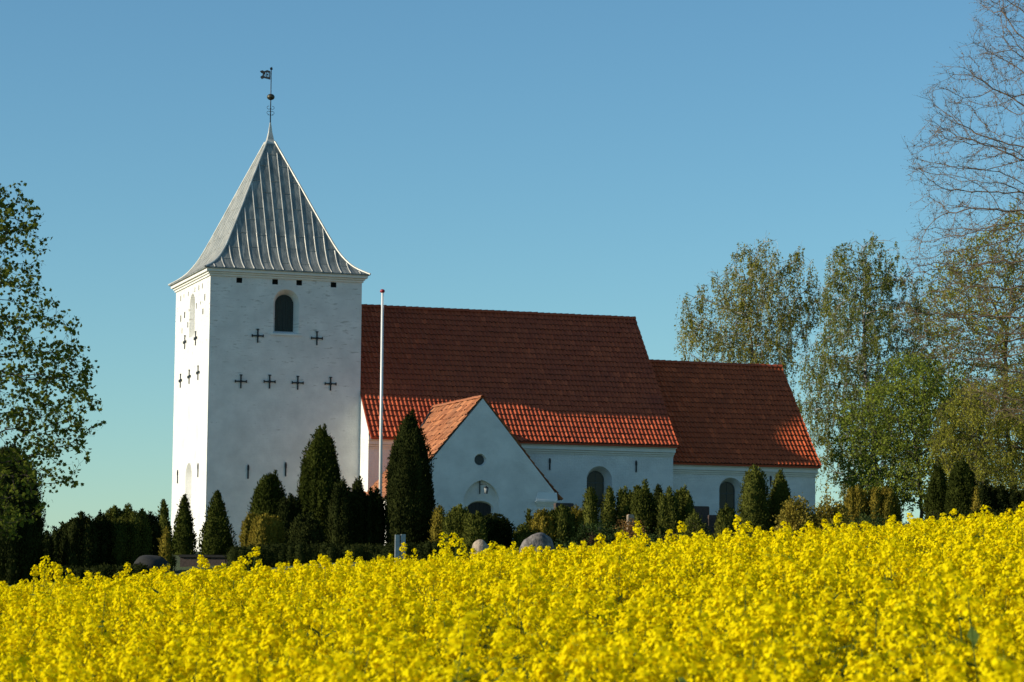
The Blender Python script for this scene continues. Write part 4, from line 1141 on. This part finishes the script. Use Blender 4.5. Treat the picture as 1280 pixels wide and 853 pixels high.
def broadleaf(name, label, cat, group, poly, trunk, v, n_att, step, mat_bark, mat_leaf, leaf, seed, depth=.8, tip_r=.008, expo=2.4, di=2.5, dk=.5, bias=(0,0,.05), clumps=0.35, twigs=2, twig_len=.5):
    """poly: outline of the crown (photo pixels, converted to metres at depth v); trunk: list of pixel points from the foot up"""
    rs = np.random.default_rng(seed)
    W3 = [at(px, py, v) for px, py in poly]
    u = np.array([np.dot(q[:2] - CAM[:2], RH) for q in W3]); z = np.array([q[2] for q in W3]); pl = list(zip(u, z))
    cu = (u.min() + u.max()) / 2; hw = (u.max() - u.min()) / 2
    vh = np.dot(W3[0][:2] - CAM[:2], FH)
    cf = leaf.get('cf', 1.3)
    # rejection-sample the crown volume, as round in depth as it is wide, clumped
    att = []
    tot = 0
    cl = []
    while tot < n_att:
        xu = rs.uniform(u.min(), u.max(), 4000); xz = rs.uniform(z.min(), z.max(), 4000)
        ok = inpoly(xu, xz, pl); xu, xz = xu[ok], xz[ok]
        dep = hw * depth * np.sqrt(np.clip(1 - ((xu - cu) / hw) ** 2, .08, 1)) * rs.uniform(-1, 1, len(xu)) * np.sqrt(np.clip((z.max() - xz) / (z.max() - z.min()) * 2.5 + .08, 0, 1))
        # clumping by smooth noise
        f = np.sin(xu * cf + seed + .6 * np.sin(xz)) * np.sin(xz * cf * .9 + seed * 2 + .7 * np.sin(xu * .8)) * np.sin(dep * cf * .7 + seed * 3)
        ok = rs.random(len(xu)) < (1 - clumps) + clumps * (f > 0)
        att.append(np.stack([xu, dep, xz], -1)[ok]); tot += ok.sum()
    att = np.concatenate(att)[:n_att]
    T = [at(px, py, v) for px, py in trunk]
    tu = [np.array([np.dot(q[:2] - CAM[:2], RH), 0, q[2]]) for q in T]
    g = float(gz(T[0][0], T[0][1])); tu[0][2] = g - .2
    seeds = []
    for a_, b_ in zip(tu, tu[1:]):
        k = max(1, int(np.linalg.norm(b_ - a_) / step))
        for i in range(k): seeds.append(a_ + (b_ - a_) * i / k + np.array([rs.normal(0, .03), rs.normal(0, .03), 0]) * (i > 0))
    seeds.append(tu[-1])
    nodes, par = colonize(att, seeds, step, di, dk, 260, bias, rs)
    n = len(nodes)
    kids = np.bincount(par[par >= 0], minlength=n)
    rr = np.zeros(n); acc = np.zeros(n)
    for i in range(n - 1, -1, -1):
        rr[i] = (acc[i] if acc[i] > 0 else tip_r ** expo) ** (1 / expo)
        if par[i] >= 0: acc[par[i]] += rr[i] ** expo
    rr = np.maximum(rr, tip_r)
    # relax the zigzag
    for _ in range(2):
        nn = nodes.copy(); m_ = par >= 0
        cs = np.zeros_like(nodes); np.add.at(cs, par[m_], nodes[m_])
        i2 = np.nonzero(m_ & (kids > 0))[0]
        nn[i2] = .5 * nodes[i2] + .25 * nodes[par[i2]] + .25 * cs[i2] / kids[i2][:, None]
        nodes = nn
    def toW(P):
        return np.stack([CAM[0] + P[:, 0] * RH[0] + (vh + P[:, 1]) * FH[0], CAM[1] + P[:, 0] * RH[1] + (vh + P[:, 1]) * FH[1], P[:, 2]], -1)
    NW_ = toW(nodes)
    e = np.nonzero(par >= 0)[0]
    thick = rr[e] > .05
    Vs, Fs, base = [], [], 0
    for sel, sides in ((e[thick], 9), (e[~thick], 4)):
        if len(sel):
            V, F = tubes(NW_[par[sel]], NW_[sel], np.minimum(rr[par[sel]], rr[sel] * 1.5), rr[sel], sides); Vs.append(V); Fs.append(F + base); base += len(V)
    # twigs
    thin = np.nonzero((rr < tip_r * 4.0) & (par >= 0))[0]
    if twigs:
        idx = np.repeat(thin, twigs); dr = unit(NW_[idx] - NW_[par[idx]])
        D = unit(dr + rs.normal(0, .55, dr.shape) + np.array(leaf.get('twig_bias', (0, 0, .1))))
        L = twig_len * rs.uniform(.4, 1.2, len(idx))[:, None]
        A = NW_[idx]; Bm = A + D * L * .5; D2 = unit(D + rs.normal(0, .25, D.shape) + np.array(leaf.get('twig_bias2', (0, 0, .0)))); Bt = Bm + D2 * L * .5
        r0 = np.full(len(idx), tip_r * .8)
        for a_, b_, x0, x1 in ((A, Bm, r0, r0 * .7), (Bm, Bt, r0 * .7, r0 * .35)):
            V, F = tubes(a_, b_, x0, x1, 3); Vs.append(V); Fs.append(F + base); base += len(V)
        tw = (A, Bm, Bt)
    root = empty(name, tuple(np.array([NW_[0][0], NW_[0][1], g])), label, cat, group)
    # leaves
    LV = []
    if leaf['kind'] == 'hang':
        # weeping strands
        idx = np.repeat(thin, leaf['strands']); m_ = rs.random(len(idx)) < leaf.get('p', 1); idx = idx[m_]
        S0 = NW_[idx] + rs.normal(0, .15, (len(idx), 3)); L = leaf['len'] * rs.uniform(.25, 1.0, len(idx)) ** 1.3
        L = L * (.6 + .8 * (np.sin(S0[:, 0] * 1.7) * np.sin(S0[:, 1] * 1.3 + 1) > 0))
        out = unit(np.stack([rs.normal(0, 1, len(idx)), rs.normal(0, 1, len(idx)), np.zeros(len(idx))], -1))
        sg = 3; pts = [S0]
        for k in range(1, sg + 1):
            t = k / sg; pts.append(S0 + out * (L * .22 * math.sqrt(t))[:, None] - np.array([0, 0, 1]) * (L * t ** 1.2)[:, None])
        for a_, b_ in zip(pts, pts[1:]):
            V, F = tubes(a_, b_, np.full(len(idx), .0045), np.full(len(idx), .003), 3); Vs.append(V); Fs.append(F + base); base += len(V)
        k = leaf['per']; ii = np.repeat(np.arange(len(idx)), k); t = rs.random(len(ii)) ** .8
        P = S0[ii] + out[ii] * (L[ii] * .22 * np.sqrt(t))[:, None] - np.array([0, 0, 1]) * (L[ii] * t ** 1.2)[:, None] + rs.normal(0, leaf.get('fuzz', .07), (len(ii), 3))
        D = unit(rs.normal(0, .7, P.shape) + np.array([0, 0, -.7]))
    else:
        A, Bm, Bt = tw; k = leaf['per']; ii = np.repeat(np.arange(len(A)), k); t = rs.random(len(ii))[:, None]
        m_ = rs.random(len(ii)) < leaf.get('p', 1); ii = ii[m_]; t = t[m_]
        P = np.where(t < .5, A[ii] + (Bm[ii] - A[ii]) * t * 2, Bm[ii] + (Bt[ii] - Bm[ii]) * (t * 2 - 1)) + rs.normal(0, leaf.get('fuzz', .06), (len(ii), 3))
        D = unit(rs.normal(0, .8, P.shape) + np.array(leaf.get('ldir', (0, 0, .2))))
    W_ = unit(np.cross(D, rs.normal(0, 1, D.shape)))
    l = leaf['size'] * rs.uniform(.6, 1.3, len(P))
    if leaf.get('shape') == 'maple':
        th = np.radians([0, 22, 45, 68, 100, 125, 150, 210, 235, 260, 292, 315, 338]); rd = np.array([1, .62, .9, .5, .72, .42, .35, .35, .42, .72, .5, .9, .62]) * .62
        nn = np.cross(D, W_)
        V = P[:, None] + (D[:, None] * (np.cos(th) * rd)[None, :, None] + W_[:, None] * (np.sin(th) * rd)[None, :, None] + nn[:, None] * (np.abs(np.sin(th)) * .12)[None, :, None]) * l[:, None, None]
        F = np.arange(V.shape[0] * V.shape[1]).reshape(V.shape[0], V.shape[1]); V = V.reshape(-1, 3)
    else:
        V, F = diamonds(P, D, W_, l, l * leaf.get('ratio', .65))
    me = npmesh('crown', V, [(F, 0)], mat_leaf); link('crown', me, root)
    me = npmesh('trunk', np.concatenate(Vs), [(np.concatenate(Fs), 0)], mat_bark, True); link('trunk', me, root)
    print(label[:40], 'nodes', n, 'leaves', len(P))
    return root

GT = 'big trees behind the chancel'
hangA = dict(kind='hang', strands=3, p=.68, len=2.5, per=26, size=.15, ratio=.5, fuzz=.055, cf=1.9, twig_bias=(0, 0, -.1), twig_bias2=(0, 0, -.4))
broadleaf('birch_tree', 'weeping birch with two crown tops rising behind the chancel roof', 'tree', GT,
    [(845,400),(848,370),(868,352),(888,338),(905,345),(912,318),(925,300),(945,296),(962,288),(972,300),(978,325),(992,312),(1000,298),(1010,304),(1014,340),(1028,345),(1034,372),(1020,400),(1004,440),(985,470),(930,490),(870,470),(850,440)],
    [(945,690),(948,600),(940,520),(945,470),(935,400)], 165, 1500, .42, M_birch, L_birch, hangA, 21, di=3.2, dk=.7, tip_r=.012, bias=(0,0,.12), clumps=.93)
broadleaf('birch_tree', 'weeping birch with a pale trunk directly right of the chancel roof', 'tree', GT,
    [(996,500),(1006,440),(1028,400),(1024,360),(1034,310),(1048,300),(1062,298),(1075,302),(1095,284),(1108,295),(1122,312),(1140,330),(1160,350),(1168,420),(1165,500),(1150,590),(1110,625),(1060,615),(1030,590),(1012,540)],
    [(1098,690),(1095,600),(1085,500),(1080,420),(1085,350)], 160, 2900, .42, M_birch, L_birch2, dict(hangA, len=1.9), 33, di=3.0, dk=.65, tip_r=.012, bias=(0,0,.10), clumps=.75)
broadleaf('broadleaf_tree', 'fresh light green tree low between the pale birch and the right thujas', 'tree', GT,
    [(1040,560),(1050,520),(1080,490),(1110,455),(1150,440),(1190,460),(1225,500),(1240,560),(1225,620),(1150,635),(1075,625),(1048,600)],
    [(1150,690),(1150,620),(1145,560)], 150, 1700, .38, M_bark, L_fresh, dict(kind='tw', per=7, size=.15, ratio=.75, fuzz=.12), 45, di=2.6, dk=.5, tip_r=.010, twigs=3, twig_len=.6, clumps=.35)
broadleaf('broadleaf_tree', 'olive-green budding tree behind the bare branches at the right edge', 'tree', GT,
    [(1135,420),(1150,370),(1175,330),(1205,300),(1235,290),(1262,262),(1300,250),(1345,290),(1370,400),(1360,520),(1300,600),(1220,610),(1165,560),(1140,490)],
    [(1265,690),(1262,600),(1255,500),(1258,420)], 172, 2600, .44, M_bark, L_olive, dict(kind='tw', per=7, size=.16, ratio=.7, fuzz=.16), 58, di=3.0, dk=.6, tip_r=.011, twigs=3, twig_len=.7, clumps=.3)
broadleaf('willow_tree', 'yellow-green drooping willow low at the right edge above the dark yew row', 'tree', GT,
    [(1160,560),(1165,510),(1190,480),(1230,470),(1270,450),(1330,455),(1380,500),(1390,600),(1340,645),(1250,640),(1185,615)],
    [(1290,690),(1285,600),(1280,530)], 146, 1900, .38, M_bark, L_olive, dict(kind='hang', strands=3, p=.9, len=1.5, per=14, size=.15, ratio=.45), 66, di=2.6, dk=.5, tip_r=.010, clumps=.3)
# large nearly bare tree whose trunk stands beyond the right edge
broadleaf('bare_tree', 'large nearly bare tree with fine brown twigs reaching in from the right edge', 'tree', None,
    [(1232,-20),(1216,40),(1196,70),(1160,100),(1165,140),(1132,180),(1136,230),(1150,262),(1142,300),(1118,340),(1112,400),(1135,450),(1185,470),(1240,520),(1330,560),(1480,560),(1600,480),(1660,320),(1640,120),(1560,-60),(1440,-160),(1320,-150),(1250,-80)],
    [(1420,700),(1415,600),(1405,500),(1400,400),(1395,300),(1390,200)], 108, 6800, .29, M_barkgrey, L_bud, dict(kind='tw', per=2, size=.06, ratio=.6, fuzz=.015, p=.9), 71, di=3.2, dk=.30, tip_r=.0065, expo=2.15, twigs=3, twig_len=.6, bias=(0, 0, -.02), clumps=.5, depth=.45)
# maple whose trunk stands beyond the left edge
broadleaf('maple_tree', 'leafy maple with lobed leaves reaching in from the left edge', 'tree', None,
    [(-10,215),(8,235),(30,250),(40,275),(52,300),(56,325),(38,345),(55,355),(62,372),(82,392),(92,420),(108,445),(122,480),(134,505),(130,540),(124,565),(104,572),(88,590),(96,605),(70,625),(55,655),(30,672),(-40,680),(-140,660),(-260,600),(-300,430),(-260,280),(-160,180),(-70,160)],
    [(-95,760),(-95,640),(-92,520),(-88,400),(-85,300)], 66, 3000, .24, M_bark, L_maple, dict(kind='tw', per=5, size=.115, shape='maple', fuzz=.05, p=.85, ldir=(0,0,-.3)), 83, di=1.6, dk=.27, tip_r=.005, expo=2.3, twigs=2, twig_len=.34, bias=(0, 0, -.02), clumps=.75, depth=.6)

# ============================================================ rapeseed field
def rape_template(rs, tall=False):
    """one plant about 1.1 m high, foot at the origin; returns verts, quads, material ids"""
    V = []; F = []; Mi = []
    def quad(a, b, c_, d, m): 
        k = len(V); V.extend([a, b, c_, d]); F.append((k, k+1, k+2, k+3)); Mi.append(m)
    def strip(p, q, w_):
        s_ = np.array([w_, 0, 0]); quad(p - s_, p + s_, q + s_ * .6, q - s_ * .6, 2)
        s_ = np.array([0, w_, 0]); quad(p - s_, p + s_, q + s_ * .6, q - s_ * .6, 2)
    def raceme(top, ln, rad, nf):
        top = np.array(top)
        for i in range(nf):
            t = rs.random() ** .8; a = rs.random() * 6.28
            r_ = rad * (.35 + .65 * math.sin(math.pi * min(1, .12 + t * .75))) * rs.uniform(.8, 1.1)
            if t < .45: r_ *= rs.random() ** .5
            c_ = top + np.array([r_ * math.cos(a), r_ * math.sin(a), -t * ln + (.012 if t < .45 else 0)])
            nrm = unit(np.array([math.cos(a), math.sin(a), .75 - .5 * t]) + rs.normal(0, .35, 3)); u_ = unit(np.cross(nrm, rs.normal(0, 1, 3))); w_ = np.cross(nrm, u_)
            sz = .0122 * rs.uniform(.8, 1.2)
            quad(c_ + u_ * sz, c_ + w_ * sz, c_ - u_ * sz, c_ - w_ * sz, 0)
            if i % 3 == 0:
                nrm2 = unit(nrm + rs.normal(0, .5, 3)); u2 = unit(np.cross(nrm2, rs.normal(0, 1, 3))); w2 = np.cross(nrm2, u2); c2 = c_ - nrm * .006
                quad(c2 + u2 * sz, c2 + w2 * sz, c2 - u2 * sz, c2 - w2 * sz, 0)
        for i in range(5):
            c_ = top + np.array([rs.normal(0, .008), rs.normal(0, .008), rs.uniform(0, .015)]); s_ = .006
            quad(c_ + (s_, 0, 0), c_ + (0, s_, 0), c_ - (s_, 0, 0), c_ + (0, -s_, .006), 1)
        for i in range(6):   # young pods under the flowers
            a = rs.random() * 6.28; b_ = top - np.array([0, 0, ln * rs.uniform(.9, 1.7)])
            e = b_ + np.array([math.cos(a) * .035, math.sin(a) * .035, .025]); strip(b_, e, .0012)
    strip(np.zeros(3), np.array([rs.normal(0, .03), rs.normal(0, .03), .55]), .0045); strip(np.array([0, 0, .5]), np.array([0, 0, 1.06]), .0032)
    ln = rs.uniform(.07, .12); raceme((0, 0, 1.12), ln * 1.25, rs.uniform(.042, .056), 70)
    nb = rs.integers(4, 7)
    for i in range(nb):
        a = 6.28 * i / nb + rs.random(); h0 = rs.uniform(.55, .85); tip = np.array([math.cos(a) * rs.uniform(.09, .2), math.sin(a) * rs.uniform(.09, .2), rs.uniform(.82, 1.06)])
        strip(np.array([0, 0, h0]), tip - np.array([0, 0, .04]), .003); raceme(tip, rs.uniform(.07, .12), rs.uniform(.032, .044), int(rs.integers(32, 46)))
    for i in range(13):
        a = rs.random() * 6.28; h0 = rs.uniform(.25, .92); d = np.array([math.cos(a), math.sin(a), rs.uniform(-.1, .5)]); p = np.array([0, 0, h0]); s_ = np.array([-math.sin(a), math.cos(a), 0]) * rs.uniform(.012, .03)
        L = rs.uniform(.08, .16); quad(p, p + d * L * .5 + s_, p + d * L, p + d * L * .5 - s_, 2)
    return np.array(V), np.array(F), np.array(Mi)
def field():
    rs = np.random.default_rng(5)
    T = [rape_template(rs) for _ in range(10)]
    # scatter: dense where the camera looks, thinner beyond the crest and to the sides
    pts = []
    def scatter(v0, v1, dens, half_k, half_c):
        area = 0; n = int((v1 - v0) * (2 * (half_k * (v0 + v1) / 2 + half_c)) * dens)
        vv = rs.uniform(v0, v1, n * 2); uu = rs.uniform(-1, 1, n * 2) * (half_k * v1 + half_c); ok = np.abs(uu) < half_k * vv + half_c
        pts.append(np.stack([uu[ok], vv[ok]], -1)[:n])
    for v0 in np.arange(6.5, 36, 1.5): scatter(v0, v0 + 1.5, 14, .20, 1.0)
    scatter(36, 46, 12, .22, 2.0)
    # the same crop carries on to both sides and down the far side of the rise
    n2 = 5200; uu = rs.uniform(-17, 17, n2); vv = rs.uniform(5, 58, n2); ok = (np.abs(uu) > .20 * vv + 1.0) | (vv > 46)
    pts.append(np.stack([uu[ok], vv[ok]], -1))
    P = np.concatenate(pts); n = len(P)
    X = CAM[0] + P[:, 0] * RH[0] + P[:, 1] * FH[0]; Y = CAM[1] + P[:, 0] * RH[1] + P[:, 1] * FH[1]; Z = gz(X, Y)
    top = tops(P[:, 0], P[:, 1])
    lo = np.sin(P[:, 0] * 2.1 + 1) * np.sin(P[:, 1] * 1.3) * .05
    hh = (top - Z) / 1.12 * (1 + np.clip(rs.normal(0, .10, n), -.24, .13)) + lo
    tallm = rs.random(n) < .06; hh[tallm] *= rs.uniform(1.08, 1.2, tallm.sum())
    which = rs.integers(0, len(T), n); rot = rs.random(n) * 6.28; lean = rs.normal(0, .07, (n, 2))
    VV = []; FF = []; base = 0; MM = []
    for k, (V, F, Mi) in enumerate(T):
        s_ = np.nonzero(which == k)[0]; m = len(s_)
        c_, sn_ = np.cos(rot[s_])[:, None], np.sin(rot[s_])[:, None]
        x = V[None, :, 0] * c_ - V[None, :, 1] * sn_; y = V[None, :, 0] * sn_ + V[None, :, 1] * c_; z = np.repeat(V[None, :, 2], m, 0)
        # only the top stretches with the height, flower size stays
        dz = (hh[s_] - 1)[:, None] * np.clip(V[None, :, 2], 0, 1)
        x = x * 1.1 + lean[s_, 0:1] * z ** 2; y = y * 1.1 + lean[s_, 1:2] * z ** 2
        W_ = np.stack([x + X[s_][:, None], y + Y[s_][:, None], z + dz + Z[s_][:, None]], -1).reshape(-1, 3)
        VV.append(W_); ff = (F[None] + (np.arange(m) * len(V))[:, None, None]).reshape(-1, 4) + base; FF.append(ff); MM.append(np.tile(Mi, m)); base += len(W_)
    V = np.concatenate(VV); F = np.concatenate(FF); Mi = np.concatenate(MM)
    me = npmesh('rapeseed_field', V, [(F[Mi == 0], 0), (F[Mi == 1], 1), (F[Mi == 2], 2)], [M_petal, M_bud2, M_rstem])
    o = link('rapeseed_field', me); tag(o, 'yellow flowering rapeseed crop filling the foreground', 'crop field', kind='stuff')
    print('rape plants', n, 'quads', len(F))
field()
